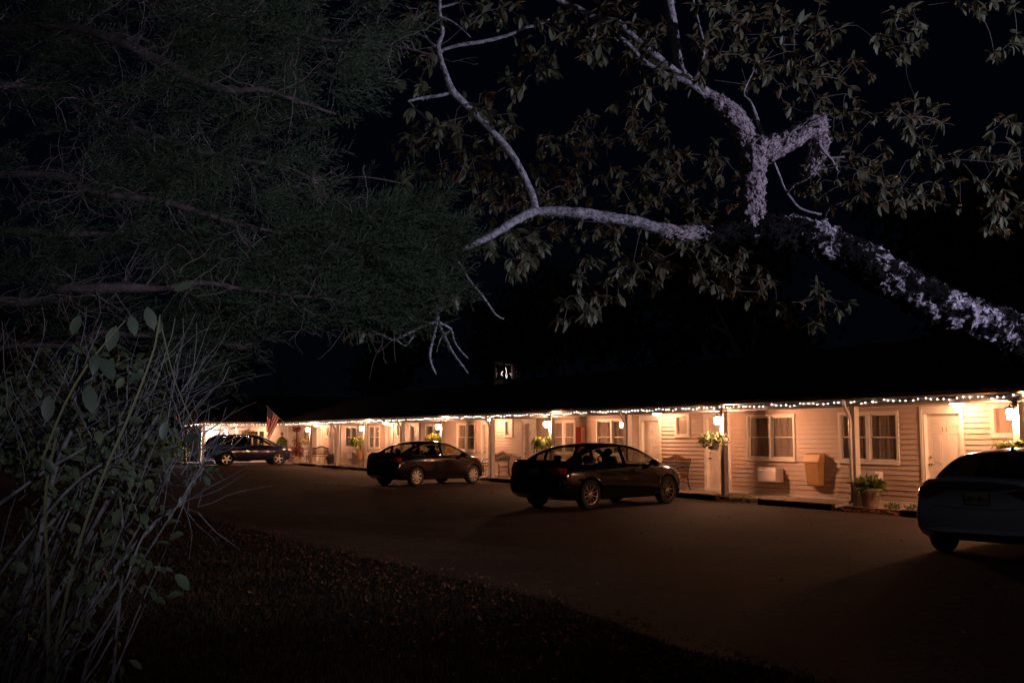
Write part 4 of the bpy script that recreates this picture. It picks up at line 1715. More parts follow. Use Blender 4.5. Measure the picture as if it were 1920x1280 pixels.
def make_bin(s, label):
    t = thing('wall_bin', label, 'bin', W(s, CW - .03, .42), ROTB, 'tan bins hung on the motel wall')
    b = MB()
    w0, w1, d0, d1, h = .20, .235, .15, .20, .54
    b.add([(-w0, -d0, 0), (w0, -d0, 0), (w0, 0, 0), (-w0, 0, 0), (-w1, -d1, h), (w1, -d1, h), (w1, 0, h), (-w1, 0, h)],
          [(0, 1, 2, 3), (4, 5, 6, 7), (0, 1, 5, 4), (1, 2, 6, 5), (2, 3, 7, 6), (3, 0, 4, 7)])
    b.build('bin_body', m_bin, t, bevel=.012)
    l = MB()
    pr = [(-d1 - .025, h + .008), (-d1 - .02, h + .05), (-d1 + .05, h + .215), (-.02, h + .235), (0, h + .235), (0, h + .008)]
    n_ = len(pr)
    l.add([(-w1 - .02, y, z) for y, z in pr] + [(w1 + .02, y, z) for y, z in pr],
          [(i, (i + 1) % n_, n_ + (i + 1) % n_, n_ + i) for i in range(n_)] + [tuple(range(n_)), tuple(range(2 * n_ - 1, n_ - 1, -1))])
    l.build('bin_lid', m_bin, t, bevel=.01)
    f = MB()
    f.add([(-w1 + .04, -d1 - .012, h + .06), (w1 - .04, -d1 - .012, h + .06), (w1 - .04, -d1 + .032, h + .19), (-w1 + .04, -d1 + .032, h + .19)], [(0, 1, 2, 3)])
    f.build('bin_flap', m_bin, t)
    return t


make_bin(18.05, 'tan plastic bin with sloped lid hung on the wall between the two nearest windows')
make_bin(50.35, 'tan bin hung on the far wall below the round fern')
make_bin(39.45, 'tan bin on the wall hidden mostly by the farther black car')

# red cabinet on the wall between windows, behind the nearer car
t = thing('wall_cabinet', 'narrow red cabinet with an orange side hung on the wall between two windows', 'cabinet', W(28.72, CW - .03, .92), ROTB)
b = MB()
b.box(-.17, .17, -.16, 0, .0, 1.02)
b.build('cabinet_body', m_red, t, bevel=.008)
b = MB()
b.box(.1705, .178, -.15, -.01, .02, 1.0)
b.build('side_panel', m_orange, t, bevel=.002)
b = MB()
b.box(-.155, .155, -.172, -.1605, .02, 1.0)
b.build('cabinet_door', m_red, t, bevel=.004)
b = MB()
b.box(.178, .181, -.09, -.07, .1, .9)
b.build('panel_stripe', m_redwood, t)


def make_bench(name, s, c, label, wood, ironm=None, w=1.27, rz=0.):
    ironm = ironm or m_iron
    t = thing(name, label, 'bench', W(s, c, .10), ROTB + rz, 'garden benches by the room doors')
    for sg in (-1, 1):
        e = MB()
        x = sg * w / 2
        e.tube(spline([(x, .30, 0), (x, .24, .12), (x, .20, .38), (x, .24, .62), (x, .33, .84)], .05), [.02] * 40 if False else .020, 6)
        e.tube(spline([(x, -.24, 0), (x, -.20, .10), (x, -.19, .28), (x, -.22, .40)], .05), .018, 6)
        e.tube(spline([(x, .22, .40), (x, 0, .37), (x, -.22, .40)], .05), .016, 6)
        e.tube(spline([(x, .24, .62), (x, .05, .645), (x, -.18, .62), (x, -.26, .55), (x, -.21, .48), (x, -.2, .40)], .04), .015, 6)
        e.tube(spline([(x, -.18, .16), (x, -.05, .24), (x, .08, .24), (x, .19, .16)], .04), .010, 5)
        e.build('leg_frame', ironm, t, smooth=True)
    se = MB()
    for k in range(6):
        y = -.22 + k * .08
        se.box(-w / 2 + .02, w / 2 - .02, y, y + .065, .405 - .006 * abs(k - 2.5), .425 - .006 * abs(k - 2.5))
    se.build('seat', wood, t, bevel=.004)
    # arched top rail
    tr = MB()
    N = 24
    vs = []
    for i in range(N + 1):
        u = -1 + 2 * i / N
        z = .80 + .115 * math.exp(-(u * 2.2) ** 2) + .02 * abs(u) ** 3
        hgt = .075
        y = .315
        x = u * (w / 2 - .015)
        vs += [(x, y - .018, z), (x, y + .018, z), (x, y + .018, z + hgt), (x, y - .018, z + hgt)]
    fs = []
    for i in range(N):
        for k in range(4):
            fs.append((i * 4 + k, i * 4 + (k + 1) % 4, i * 4 + 4 + (k + 1) % 4, i * 4 + 4 + k))
    fs += [(0, 1, 2, 3), (N * 4, N * 4 + 1, N * 4 + 2, N * 4 + 3)]
    tr.add(vs, fs)
    tr.build('top_rail', wood, t, bevel=.003)
    lr = MB()
    lr.box(-w / 2 + .02, w / 2 - .02, .225, .25, .50, .555)
    lr.build('lower_rail', wood, t, bevel=.003)
    la = MB()
    n_ = 16
    for i in range(-3, n_ + 3):
        for d_ in (-1, 1):
            pts = []
            for k in range(7):
                v = k / 6
                x = -w / 2 + .04 + (w - .08) * (i / n_) + d_ * v * .26
                if abs(x) > w / 2 - .02:
                    continue
                u = x / (w / 2)
                ztop = .80 + .115 * math.exp(-(u * 2.2) ** 2)
                z = .55 + (ztop - .55) * v
                pts.append((x, .245 + .07 * v, z))
            if len(pts) > 1:
                la.tube(pts, .0105, 4)
    for i in range(5):
        x = -w / 2 + .18 + i * (w - .36) / 4
        la.tube([(x + .06 * math.cos(a * math.pi / 6), .28, .68 + .06 * math.sin(a * math.pi / 6)) for a in range(13)], .008, 4)
    la.build('back_lattice', ironm, t)
    return t


make_bench('garden_bench', 23.45, 18.0, 'red wooden bench with iron scroll back beside door 10, partly behind the car nose', m_redwood)
make_bench('garden_bench', 34.15, 17.95, 'pale wood bench with black iron lattice back between the two black cars', m_tanwood)
make_bench('garden_bench', 56.1, 17.9, 'dark iron bench beside a clay pot near the far downspout', m_iron, w=1.3, rz=R(35))
make_bench('garden_bench', 45.0, 17.95, 'dark bench tucked behind the boot of the farther black car', m_iron)

# small iron table before the pale bench
t = thing('side_table', 'small dark iron table in front of the pale wood bench', 'table', W(33.9, 17.35, .10), ROTB)
b = MB()
b.lathe([(.001, .50), (.24, .50), (.245, .515), (.24, .53), (.001, .53)], 24)
b.build('table_top', m_iron, t, smooth=True)
for k in range(3):
    a = k * 2.094 + .4
    b = MB()
    b.tube(spline([(.20 * math.cos(a), .20 * math.sin(a), 0), (.06 * math.cos(a), .06 * math.sin(a), .25), (.17 * math.cos(a), .17 * math.sin(a), .5)], .05), .009, 5)
    b.build('leg', m_iron, t)

# flower pots on the walk
t = thing('potted_plant', 'leafy green plant in a pale flared pot at the foot of the nearest downspout', 'potted plant', W(15.33, 17.18, .10), ROTB)
b = MB()
b.lathe([(.001, 0), (.15, 0), (.17, .02), (.235, .34), (.26, .36), (.265, .40), (.235, .405), (.22, .36), (.001, .34)], 26)
for k in range(0):
    pass
b.build('pot', m_clay, t, smooth=True)
f = MB()
fern_mesh(f, (0, 0, .36), 130, .40, 77, droop=.95, w=.075, lift=1.0)
leaves_ball(f, (0, 0, .48), (.28, .28, .16), 260, .13, 78)
f.build('foliage', m_leafy, t, smooth='leaf')
t = thing('potted_plant', 'weathered clay pot with low green plant by the far bench and downspout', 'potted plant', W(51.6, 17.25, .10), ROTB)
b = MB()
b.lathe([(.001, 0), (.20, 0), (.22, .03), (.33, .42), (.37, .45), (.37, .50), (.33, .50), (.30, .44), (.001, .42)], 26)
b.build('pot', m_clay, t, smooth=True)
f = MB()
fern_mesh(f, (0, 0, .46), 70, .38, 79, droop=.9, w=.05, lift=.8)
f.build('foliage', m_leafy, t, smooth='leaf')

# red bush and column of red leaves at the far end
t = thing('red_bush', 'tall red leafy display beside the far post and SUV nose', 'bush', W(58.6, 17.35, .10), ROTB)
b = MB()
b.lathe([(.001, 0), (.20, 0), (.26, .35), (.001, .34)], 18, (0, 0, 0))
b.build('pot', m_clay, t, smooth=True)
b = MB()
b.tube([(0, 0, .3), (.02, 0, 1.2), (.0, .02, 2.0)], .03, 6)
b.build('stem', m_timber, t)
f = MB()
leaves_ball(f, (-.1, 0, .62), (.5, .45, .42), 700, .12, 80)
leaves_ball(f, (.05, 0, 1.2), (.22, .22, .5), 200, .11, 81)
leaves_ball(f, (0, 0, 2.0), (.22, .2, .22), 200, .11, 82)
f.build('foliage', m_redbloom, t, smooth='leaf')

# timbers between walk and parking bays
tim = [(15.93, 18.22, 'long dark parking timber under the tan bin, its end near the downspout outlet'),
       (19.76, 22.1, 'dark parking timber ending by the post with white flowers, under the car nose'),
       (11.75, 14.1, 'dark parking timber running behind the pale car at the right'),
       (30.6, 32.1, 'dark parking timber before the pale wood bench'),
       (44.7, 47.2, 'dark parking timber under the round bright fern'),
       (48.8, 51.4, 'dark parking timber by the far clay pot'),
       (52.95, 55.6, 'dark parking timber by the far post near the red bush'),
       (23.9, 26.3, 'dark parking timber lying behind the nearer black car'),
       (35.5, 38.2, 'dark parking timber lying behind the farther black car')]
for a, b_, lab in tim:
    L = b_ - a
    k = MB()
    N = 14
    vs, fs = [], []
    for i in range(N + 1):
        x = -L / 2 + L * i / N
        for (y, z) in ((-.085, 0), (.085, 0), (.085, .135), (-.085, .135)):
            j = Vector((x * 3, y * 9, z * 9 + a))
            vs.append((x, y + .008 * noise.noise(j), z + (.008 * noise.noise(j * 1.7) if z > 0 else 0)))
    for i in range(N):
        for q_ in range(4):
            fs.append((i * 4 + q_, i * 4 + (q_ + 1) % 4, i * 4 + 4 + (q_ + 1) % 4, i * 4 + 4 + q_))
    fs += [(3, 2, 1, 0), (N * 4, N * 4 + 1, N * 4 + 2, N * 4 + 3)]
    k.add(vs, fs)
    o = k.build('parking_timber', m_timber, bevel=.012)
    o.location = W((a + b_) / 2, 16.72, .006)
    o.rotation_euler = (0, 0, ROTB + rnd.gauss(0, .008))
    tag(o, lab, 'timber', 'timbers along the edge of the walk')

# small plants along the edge of the walk
t = thing('weed_tuft', 'low ragged weeds growing between the two nearest timbers', 'weeds', W(18.95, 16.85, .0), ROTB)
f = MB()
for k in range(7):
    leaves_ball(f, (rnd.uniform(-.5, .5), rnd.uniform(-.06, .06), .05), (.10, .07, .06), 40, .07, 300 + k)
f.build('foliage', m_leafy, t, smooth='leaf')
t = thing('weed_tuft', 'low weeds right of the leafy pot beside the walk', 'weeds', W(14.6, 17.15, .10), ROTB)
f = MB()
for k in range(6):
    leaves_ball(f, (rnd.uniform(-.4, .4), rnd.uniform(-.08, .08), .04), (.10, .08, .05), 36, .07, 320 + k)
f.build('foliage', m_leafy, t, smooth='leaf')

# flag on a slanting pole fixed to the far end of the beam
m_fw, m_fr, m_fb = M('flag white', (.62, .52, .50), .8, trans=.3), M('flag red', (.42, .03, .03), .8, trans=.3), M('flag blue', (.02, .03, .12), .8, trans=.2)
fp = thing('flag', 'striped red, white and blue flag drooping from a slanted pole above the SUV', 'flag', W(59.3, 16.85, 2.42))
v = W(61.6, 16.3, 3.42) - W(59.3, 16.85, 2.42)
v = (II * -1.05 + DD * .25 + Vector((0, 0, 1.0)))
pb = MB()
pb.tube([(0, 0, 0), v * 1.02], [.016, .012], 8)
pb.build('pole', M('flag pole', (.35, .30, .22), .5), fp)
pb = MB()
pb.ball(v * 1.04, .03, 8)
pb.build('finial', m_bin, fp, smooth=True)
# cloth: hoist along the pole, fly hanging down in folds
hs0, hs1 = .30, .98
NS = 13
Lf = 1.25


def fl_pt(h, f_):
    """h along the hoist 0 (pole foot) .. 1 (tip); f_ along the fly"""
    top = v * (hs0 + (hs1 - hs0) * h)
    d = Vector((0, 0, -1)) * f_ * Lf
    gather = (top.xy * .0)
    # lower edge gathers towards the tip side
    tipx = v * (hs1)
    gx = (tipx.x - top.x) * min(.85, f_ * .9)
    gy_ = (tipx.y - top.y) * min(.85, f_ * .9)
    fold = .06 * math.sin(h * 11 + f_ * 2) * (.3 + f_)
    return Vector((top.x + gx + fold * .45, top.y + gy_ + fold, top.z + d.z + .25 * f_ * (1 - h) * -.3))


cl = MB()
NH, NF = 39, 24
vs = [fl_pt(i / NH, j / NF) for i in range(NH + 1) for j in range(NF + 1)]
for i in range(NH):
    for j in range(NF):
        st = int(i * 13 / NH)
        can = (i / NH > 6 / 13) and (j / NF < .4)
        cl.cur = 2 if can else (1 if st % 2 == 0 else 0)
        a = i * (NF + 1) + j
        k0 = len(cl.v)
        cl.add([vs[a], vs[a + 1], vs[a + NF + 2], vs[a + NF + 1]], [(0, 1, 2, 3)])
cl.cur = 0
for a in range(9):      # stars
    for b in range(5 if a % 2 == 0 else 4):
        pass
cloth = cl.build('cloth', [m_fw, m_fr, m_fb], fp, smooth='leaf')
st_ = MB()
for a in range(9):
    for b in range(6 if a % 2 == 0 else 5):
        h_ = 6.6 / 13 + (a + .5) / 9 * 6.2 / 13
        f_ = .03 + (b + (.5 if a % 2 == 0 else 1.0)) / 6 * .35
        p = fl_pt(h_, f_)
        for off_ in (-.006, .006):
            q_ = p + Vector((off_, off_ * 2, 0))
            st_.add([q_ + Vector((0, 0, .014)), q_ + Vector((.012, 0, -.01)), q_ + Vector((-.012, 0, -.01))], [(0, 1, 2)])
so = st_.build('star_pattern', m_fw, cloth)
so['kind'] = 'stuff'

# ------------------------------------------------------------------ person standing by the office
m_jacket = M('dark jacket', (.022, .020, .030), .85)
m_trous = M('dark trousers', (.015, .015, .02), .85)
m_skin = M('skin', (.32, .19, .13), .55)
m_hair = M('dark hair', (.02, .014, .010), .7)


def person(loc, rz):
    t = thing('person', 'person in dark jacket and trousers standing on the walk behind the SUV bonnet', 'person', loc, rz)
    # joints: x right, y forward
    V_, E_, Rr = [], [], []

    def nd(p, r, par=None):
        V_.append(p)
        Rr.append(r)
        if par is not None:
            E_.append((par, len(V_) - 1))
        return len(V_) - 1
    pel = nd((0, 0, .96), (.150, .105))
    ch = nd((0, .0, 1.14), (.135, .10), pel)
    ch2 = nd((0, .0, 1.32), (.165, .11), ch)
    nk0 = nd((0, -.005, 1.45), (.085, .075), ch2)
    nk = nd((0, .0, 1.53), (.055, .055), nk0)
    h0 = nd((0, .012, 1.60), (.070, .082), nk)
    h1 = nd((0, .012, 1.68), (.078, .094), h0)
    nd((0, .005, 1.755), (.055, .065), h1)
    hands = []
    for sg in (-1, 1):
        hip = nd((sg * .095, 0, .90), (.095, .095), pel)
        kn = nd((sg * .11, .02, .50), (.062, .065), hip)
        cf = nd((sg * .113, -.005, .36), (.056, .060), kn)
        an = nd((sg * .115, -.03, .09), (.038, .042), cf)
        ft = nd((sg * .125, .07, .045), (.042, .035), an)
        nd((sg * .135, .16, .030), (.036, .024), ft)
        sh_ = nd((sg * .185, -.005, 1.40), (.062, .06), nk0)
        el = nd((sg * .235, -.03, 1.12), (.046, .048), sh_)
        wr = nd((sg * .225, .09, .90), (.028, .032), el)
        pm = nd((sg * .222, .125, .84), (.022, .038), wr)
        for k in range(4):
            a = nd((sg * (.222), .145 + (k - 1.5) * .020, .795 - .004 * abs(k - 1.5)), (.009, .009), pm)
            b = nd((sg * (.215), .150 + (k - 1.5) * .021, .762 - .008 * (1.5 - abs(k - 1.5))), (.0085, .0085), a)
            nd((sg * (.200), .150 + (k - 1.5) * .020, .740), (.007, .007), b)
        th_ = nd((sg * .205, .165, .83), (.010, .010), pm)
        nd((sg * .195, .185, .80), (.008, .008), th_)
    me = bpy.data.meshes.new('body')
    me.from_pydata(V_, E_, [])
    o = bpy.data.objects.new('body', me)
    COL.objects.link(o)
    sk = o.modifiers.new('s', 'SKIN')
    for i, sv in enumerate(me.skin_vertices[0].data):
        sv.radius = Rr[i]
        sv.use_root = (i == 0)
    o.modifiers.new('u', 'SUBSURF').levels = 2
    dg = bpy.context.evaluated_depsgraph_get()
    nm = bpy.data.meshes.new_from_object(o.evaluated_get(dg))
    o.modifiers.clear()
    o.data = nm
    o.parent = t
    nm.materials.clear()
    for m_ in (m_skin, m_jacket, m_trous):
        nm.materials.append(m_)
    for p in nm.polygons:
        z, x = p.center.z, abs(p.center.x)
        p.use_smooth = True
        if z > 1.50:
            p.material_index = 0
        elif x > .17 and z < .93 and z > .6:
            p.material_index = 0
        elif z > .93 or x > .2:
            p.material_index = 1
        else:
            p.material_index = 2
    hm = MB()
    hm.ball((0, -.012, 1.70), .108, 12, .86, 1.0, .88)
    hm.v = [(x, y if not (z < 1.70 and y > .03) else y - .06, z) for x, y, z in hm.v]
    hm.build('hair', m_hair, t, smooth=True)
    fm = MB()
    for sg in (-1, 1):
        fm.ball((sg * .032, .093, 1.672), .011, 6)
        fm.ball((sg * .083, .01, 1.655), .028, 6, .35, .7, 1)
    fm.ball((0, .108, 1.645), .017, 6, .7, 1, 1.3)
    fm.ball((0, .092, 1.607), .022, 6, 1.1, .4, .3)
    fm.build('face', m_skin, t, smooth=True)
    jm = MB()
    jm.lathe([(.165, .90), (.172, .95), (.150, 1.08)], 20)
    jm.v = [(x, y * .74, z) for x, y, z in jm.v]
    jm.build('jacket_hem', m_jacket, t, smooth=True)
    return t


person(W(61.2, 17.2, .10), R(200))

# ------------------------------------------------------------------ trees
import numpy as np


def np_mesh(name, verts, faces_flat, nper, mat, parent):
    """fast mesh from numpy: all faces have nper corners"""
    me = bpy.data.meshes.new(name)
    nv, nf = len(verts), len(faces_flat) // nper
    me.vertices.add(nv)
    me.vertices.foreach_set('co', np.asarray(verts, dtype=np.float32).ravel())
    me.loops.add(nf * nper)
    me.loops.foreach_set('vertex_index', np.asarray(faces_flat, dtype=np.int32))
    me.polygons.add(nf)
    me.polygons.foreach_set('loop_start', np.arange(0, nf * nper, nper, dtype=np.int32))
    me.update(calc_edges=True)
    me.materials.append(mat)
    o = bpy.data.objects.new(name, me)
    COL.objects.link(o)
    if parent is not None:
        o.parent = parent
    return o


def basis(t, n):
    t = t.normalized()
    s = t.cross(n)
    if s.length < 1e-4:
        s = t.cross(Vector((1, .3, 0)))
    s.normalize()
    return t, s, s.cross(t)


def bark(name, light, mid, dark, dthr, sc=16.):
    m = bpy.data.materials.new(name)
    m.use_nodes = True
    nt = m.node_tree
    b = nt.nodes['Principled BSDF']
    b.inputs['Roughness'].default_value = .92
    b.inputs['Specular IOR Level'].default_value = .12
    tc = nt.nodes.new('ShaderNodeTexCoord')

    def nz(scale, det=8, rough=.7, st=None):
        n = nt.nodes.new('ShaderNodeTexNoise')
        n.inputs['Scale'].default_value = scale
        n.inputs['Detail'].default_value = det
        n.inputs['Roughness'].default_value = rough
        n.inputs['Distortion'].default_value = .6
        nt.links.new(tc.outputs['Object'], n.inputs['Vector'])
        return n

    def ramp(src, stops):
        r = nt.nodes.new('ShaderNodeValToRGB')
        while len(r.color_ramp.elements) < len(stops):
            r.color_ramp.elements.new(.5)
        for e, (p_, c_) in zip(r.color_ramp.elements, stops):
            e.position = p_
            e.color = (*c_, 1)
        nt.links.new(src, r.inputs[0])
        return r
    n1 = nz(sc)
    n2 = nz(sc * .35, 4, .6)
    n3 = nz(sc * 3.5, 6, .7)
    base = ramp(n3.outputs['Fac'], [(.36, dark), (.46, mid), (.60, light)])
    msk = ramp(n1.outputs['Fac'], [(dthr - .03, (0, 0, 0)), (dthr + .03, (1, 1, 1))])
    add = nt.nodes.new('ShaderNodeMath')
    add.operation = 'MULTIPLY_ADD'
    add.inputs[1].default_value = .55
    nt.links.new(n2.outputs['Fac'], add.inputs[0])
    nt.links.new(n1.outputs['Fac'], add.inputs[2])
    sub = nt.nodes.new('ShaderNodeMath')
    sub.operation = 'SUBTRACT'
    sub.inputs[1].default_value = .275
    nt.links.new(add.outputs[0], sub.inputs[0])
    nt.links.new(sub.outputs[0], msk.inputs[0])
    mx = nt.nodes.new('ShaderNodeMix')
    mx.data_type = 'RGBA'
    mx.inputs[6].default_value = (*dark, 1)
    nt.links.new(msk.outputs[0], mx.inputs[0])
    nt.links.new(base.outputs[0], mx.inputs[7])
    nt.links.new(mx.outputs[2], b.inputs['Base Color'])
    bp = nt.nodes.new('ShaderNodeBump')
    bp.inputs['Strength'].default_value = 1.0
    bp.inputs['Distance'].default_value = .03
    nt.links.new(n3.outputs['Fac'], bp.inputs['Height'])
    bp2 = nt.nodes.new('ShaderNodeBump')
    bp2.inputs['Strength'].default_value = .8
    bp2.inputs['Distance'].default_value = .03
    nt.links.new(n1.outputs['Fac'], bp2.inputs['Height'])
    nt.links.new(bp.outputs[0], bp2.inputs['Normal'])
    nt.links.new(bp2.outputs[0], b.inputs['Normal'])
    return m


m_barkp = bark('pale lichened bark', (.70, .62, .70), (.42, .29, .33), (.02, .015, .016), .42, 15)
m_barkd = bark('dark mossy bark', (.78, .74, .84), (.34, .25, .31), (.006, .005, .006), .545, 7)
m_bark_shade = bark('bark with painted shade', (.03, .026, .03), (.016, .012, .012), (.005, .004, .004), .5, 13)  # near-black colour painting the shade along the middle of the limb
m_branch = M('grey branch bark', (.44, .40, .46), .85, col2=(.10, .08, .095), vscale=30, thresh=(.35, .6), bump=.6, bscale=90, spec=.15)
m_leafm = M('oblong autumn leaf', (.130, .138, .085), .5, col2=(.115, .048, .028), vscale=3.2, thresh=(.34, .50), trans=.28, spec=.35)
m_leafo = M('browning leaf', (.13, .095, .03), .5, col2=(.15, .045, .02), vscale=3, thresh=(.4, .6), trans=.4, spec=.35)
OX = P(1412, 430, 9)


def bark_disp(amp, sc):
    def f(q, r):
        a = noise.noise(q * sc)
        b = noise.noise(q * sc * 2.7 + Vector((5, 1, 2)))
        c = noise.noise(Vector((q.x * 9, q.y * 9, q.z * 9)))
        d = noise.noise(q * sc * 6)
        return r * amp * (a + .8 * max(0, b) + .6 * c + .5 * d)
    return f


def limb(mb, pts, step=.03, n=18, amp=.16, sc=14, conv=True, darkfn=None):
    """pts: (px, py, depth, radius px)"""
    q = []
    for (x, y, d, rp) in pts:
        v_ = P(x, y, d)
        q.append((v_.x, v_.y, v_.z, rp * d / FPX))
    q = spline(q, step)
    P3 = [Vector(a[:3]) for a in q]
    rr = [max(.002, a[3]) for a in q]
    if n >= 10:     # knobbly
        for i in range(len(P3)):
            rr[i] *= 1 + .09 * noise.noise(P3[i] * 4.0)
    mb.tube(P3, rr, n, disp=bark_disp(amp, sc) if amp else None)
    return P3


tree = thing('leaning_tree', 'leaning old tree with pale flaking bark reaching in from the right above the motel', 'tree', (P(2300, 900, 9).x, 9, 0))
tree_nodes = []
def flakes(mb, n_, seed, lo, hi, idx=0, xr=None):
    """lifted plates of bark lying along the limb"""
    r_ = random.Random(seed)
    base = [f for f in mb.f if len(f) == 4]
    verts = mb.v
    k = 0
    out = []
    while k < n_:
        f = r_.choice(base)
        a, b, c, d = (Vector(verts[i]) for i in f)
        if (b - a).length < .004:
            continue
        if xr and not (xr[0] < a.x < xr[1]):
            continue
        ax = (d - a).normalized()
        sd = (b - a).normalized()
        nn = ax.cross(sd)
        ctr = (a + c) / 2
        L = r_.uniform(lo, hi)
        w = L * r_.uniform(.25, .5)
        # outward: away from the local ring centre is the side that raises the plate off the surface
        for sg in (1, -1):
            h0, h1 = r_.uniform(.001, .004), r_.uniform(.006, .020)
            q = [ctr - ax * L * .5 - sd * w * .5 + nn * sg * h0, ctr - ax * L * .5 + sd * w * .5 + nn * sg * h0,
                 ctr + ax * L * .5 + sd * w * .35 + nn * sg * h1, ctr + ax * L * .45 - sd * w * .4 + nn * sg * h1 * .8]
            if sg == 1:
                out.append(q)
        k += 1
    mb.cur = idx
    for q in out:
        mb.add(q, [(0, 1, 2, 3)])
    mb.cur = 0



tk = MB()
T0 = [(2420, 1190, 9.1, 56), (2250, 960, 9.0, 52), (2080, 770, 9, 50), (1980, 680, 9, 46), (1900, 632, 9, 42), (1800, 590, 9, 38), (1700, 540, 9, 37), (1600, 482, 9, 36), (1520, 445, 9, 34),
      (1430, 433, 9, 30), (1370, 437, 9, 21), (1310, 437, 9, 16)]
m0 = limb(tk, T0, .022, 40, .20, 13)
flakes(tk, 2200, 32, .02, .075)
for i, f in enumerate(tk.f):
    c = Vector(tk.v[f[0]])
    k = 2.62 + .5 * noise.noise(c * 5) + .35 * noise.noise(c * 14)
    tk.mi[i] = 1 if 1.80 < c.x < k else 0  # shaded stretch of the limb coloured in, with a ragged edge
trunk = tk.build('trunk', [m_barkd, m_bark_shade], tree, smooth='leaf')
lb = MB()
stub = [(1412, 445, 9.02, 30), (1411, 395, 9.0, 24), (1413, 350, 9, 22), (1415, 310, 9, 24), (1418, 285, 9, 27), (1448, 276, 9, 24), (1482, 262, 8.98, 20), (1510, 246, 8.97, 19), (1530, 237, 8.97, 20), (1543, 233, 8.98, 19)]
m1 = limb(lb, stub, .018, 34, .20, 16)
m2 = limb(lb, [(1418, 300, 9.02, 22), (1400, 268, 9.03, 21), (1385, 235, 9.05, 19), (1362, 208, 9.08, 16), (1335, 185, 9.1, 14), (1305, 163, 9.1, 12), (1282, 145, 9.1, 11)], .018, 28, .22, 16)
m2b = limb(lb, [(1415, 285, 9.2, 18), (1400, 245, 9.25, 16), (1375, 210, 9.25, 14), (1345, 185, 9.2, 12)], .02, 24, .25, 16)
m3 = limb(lb, [(1533, 246, 9.08, 13), (1536, 268, 9.08, 15), (1530, 298, 9.06, 13), (1524, 318, 9.05, 11), (1520, 328, 9.04, 6)], .012, 26, .6, 30)
# torn splinters at the broken end and hanging strips of bark
rq = random.Random(9)
for k in range(26):
    a = P(1543 + rq.gauss(0, 3), 233 + rq.gauss(0, 10), 8.97 + rq.gauss(0, .05))
    d_ = Vector((rq.uniform(.3, 1), rq.gauss(0, .3), rq.gauss(0, .5))).normalized()
    lb.tube([a - d_ * .03, a + d_ * rq.uniform(.02, .07)], [rq.uniform(.006, .014), .001], 4)
for k in range(70):
    t = rq.random()
    a = P(1535 - 12 * t + rq.gauss(0, 8), 250 + 72 * t, 9.03 + rq.gauss(0, .04))
    d_ = Vector((rq.gauss(0, .35), rq.gauss(-.1, .3), -1)).normalized()
    lb.tube([a, a + d_ * rq.uniform(.03, .09)], [rq.uniform(.004, .010), .001], 3)
m4 = limb(lb, [(1350, 437, 9, 15), (1315, 437, 8.99, 14), (1275, 438, 8.98, 14), (1240, 431, 8.97, 14)], .018, 28, .20, 16)


flakes(lb, 1500, 31, .018, .055)
lbo = lb.build('broken_limb', [m_barkp], tree, smooth='leaf')
br = MB()
B = []
B.append(limb(br, [(1260, 436, 8.97, 11.5), (1200, 419, 8.95, 11), (1150, 410, 8.93, 10.5), (1080, 399, 8.9, 9.5), (1010, 396, 8.9, 8), (985, 403, 8.85, 7.5), (940, 430, 8.8, 7.5), (895, 455, 8.75, 6), (850, 475, 8.7, 5), (832, 482, 8.7, 4)], .022, 18, .24, 22))
B.append(limb(br, [(1005, 396, 8.9, 6), (1000, 372, 8.88, 6.5), (985, 335, 8.85, 6.2), (960, 290, 8.8, 6.2), (925, 248, 8.75, 6), (890, 213, 8.7, 6), (862, 185, 8.65, 6.5), (848, 170, 8.6, 7), (838, 145, 8.6, 5), (825, 105, 8.6, 4.6), (822, 85, 8.55, 4.6), (830, 60, 8.55, 4), (824, 20, 8.5, 3.5), (826, -30, 8.5, 3.5)], .03, 12, .10, 18))
B.append(limb(br, [(846, 174, 8.62, 3), (820, 180, 8.6, 3.2), (790, 184, 8.6, 2.8), (765, 190, 8.55, 2)], .03, 8, .1, 20))
B.append(limb(br, [(826, 95, 8.6, 3), (860, 85, 8.6, 3.6), (905, 78, 8.6, 3.8), (950, 67, 8.6, 3.2), (985, 52, 8.6, 3), (1010, 47, 8.6, 2.4), (1030, 36, 8.6, 1.5)], .03, 8, .1, 20))
B.append(limb(br, [(826, 14, 8.5, 2.5), (842, 10, 8.5, 2.5), (860, 4, 8.5, 2)], .03, 6, 0, 20))
B.append(limb(br, [(828, 32, 8.5, 1.8), (850, 42, 8.5, 1.6), (872, 60, 8.5, 1.3), (882, 70, 8.5, 1)], .03, 6, 0))
B.append(limb(br, [(821, 92, 8.6, 3), (808, 80, 8.6, 3), (798, 68, 8.6, 2)], .03, 6, 0))
B.append(limb(br, [(1010, 50, 8.6, 1.8), (1025, 62, 8.6, 1.2)], .03, 5, 0))
B.append(limb(br, [(1275, 140, 9.1, 6.5), (1240, 112, 9.05, 6.5), (1210, 88, 9, 6.5), (1175, 58, 9, 6), (1160, 42, 9, 6), (1120, 34, 8.95, 6), (1080, 15, 8.95, 5.5), (1040, -5, 8.9, 5)], .03, 12, .12, 18))
B.append(limb(br, [(1320, 178, 9.05, 5.5), (1290, 155, 9, 5.5), (1250, 140, 9, 5.2), (1225, 128, 9, 5), (1200, 108, 9, 4.5), (1175, 80, 9, 4), (1150, 62, 9, 3)], .03, 10, .12, 18))
B.append(limb(br, [(1282, 148, 9.15, 10), (1272, 120, 9.2, 9), (1268, 85, 9.2, 9), (1262, 50, 9.2, 9.5), (1256, 15, 9.25, 10), (1250, -30, 9.3, 10)], .03, 16, .2, 18))
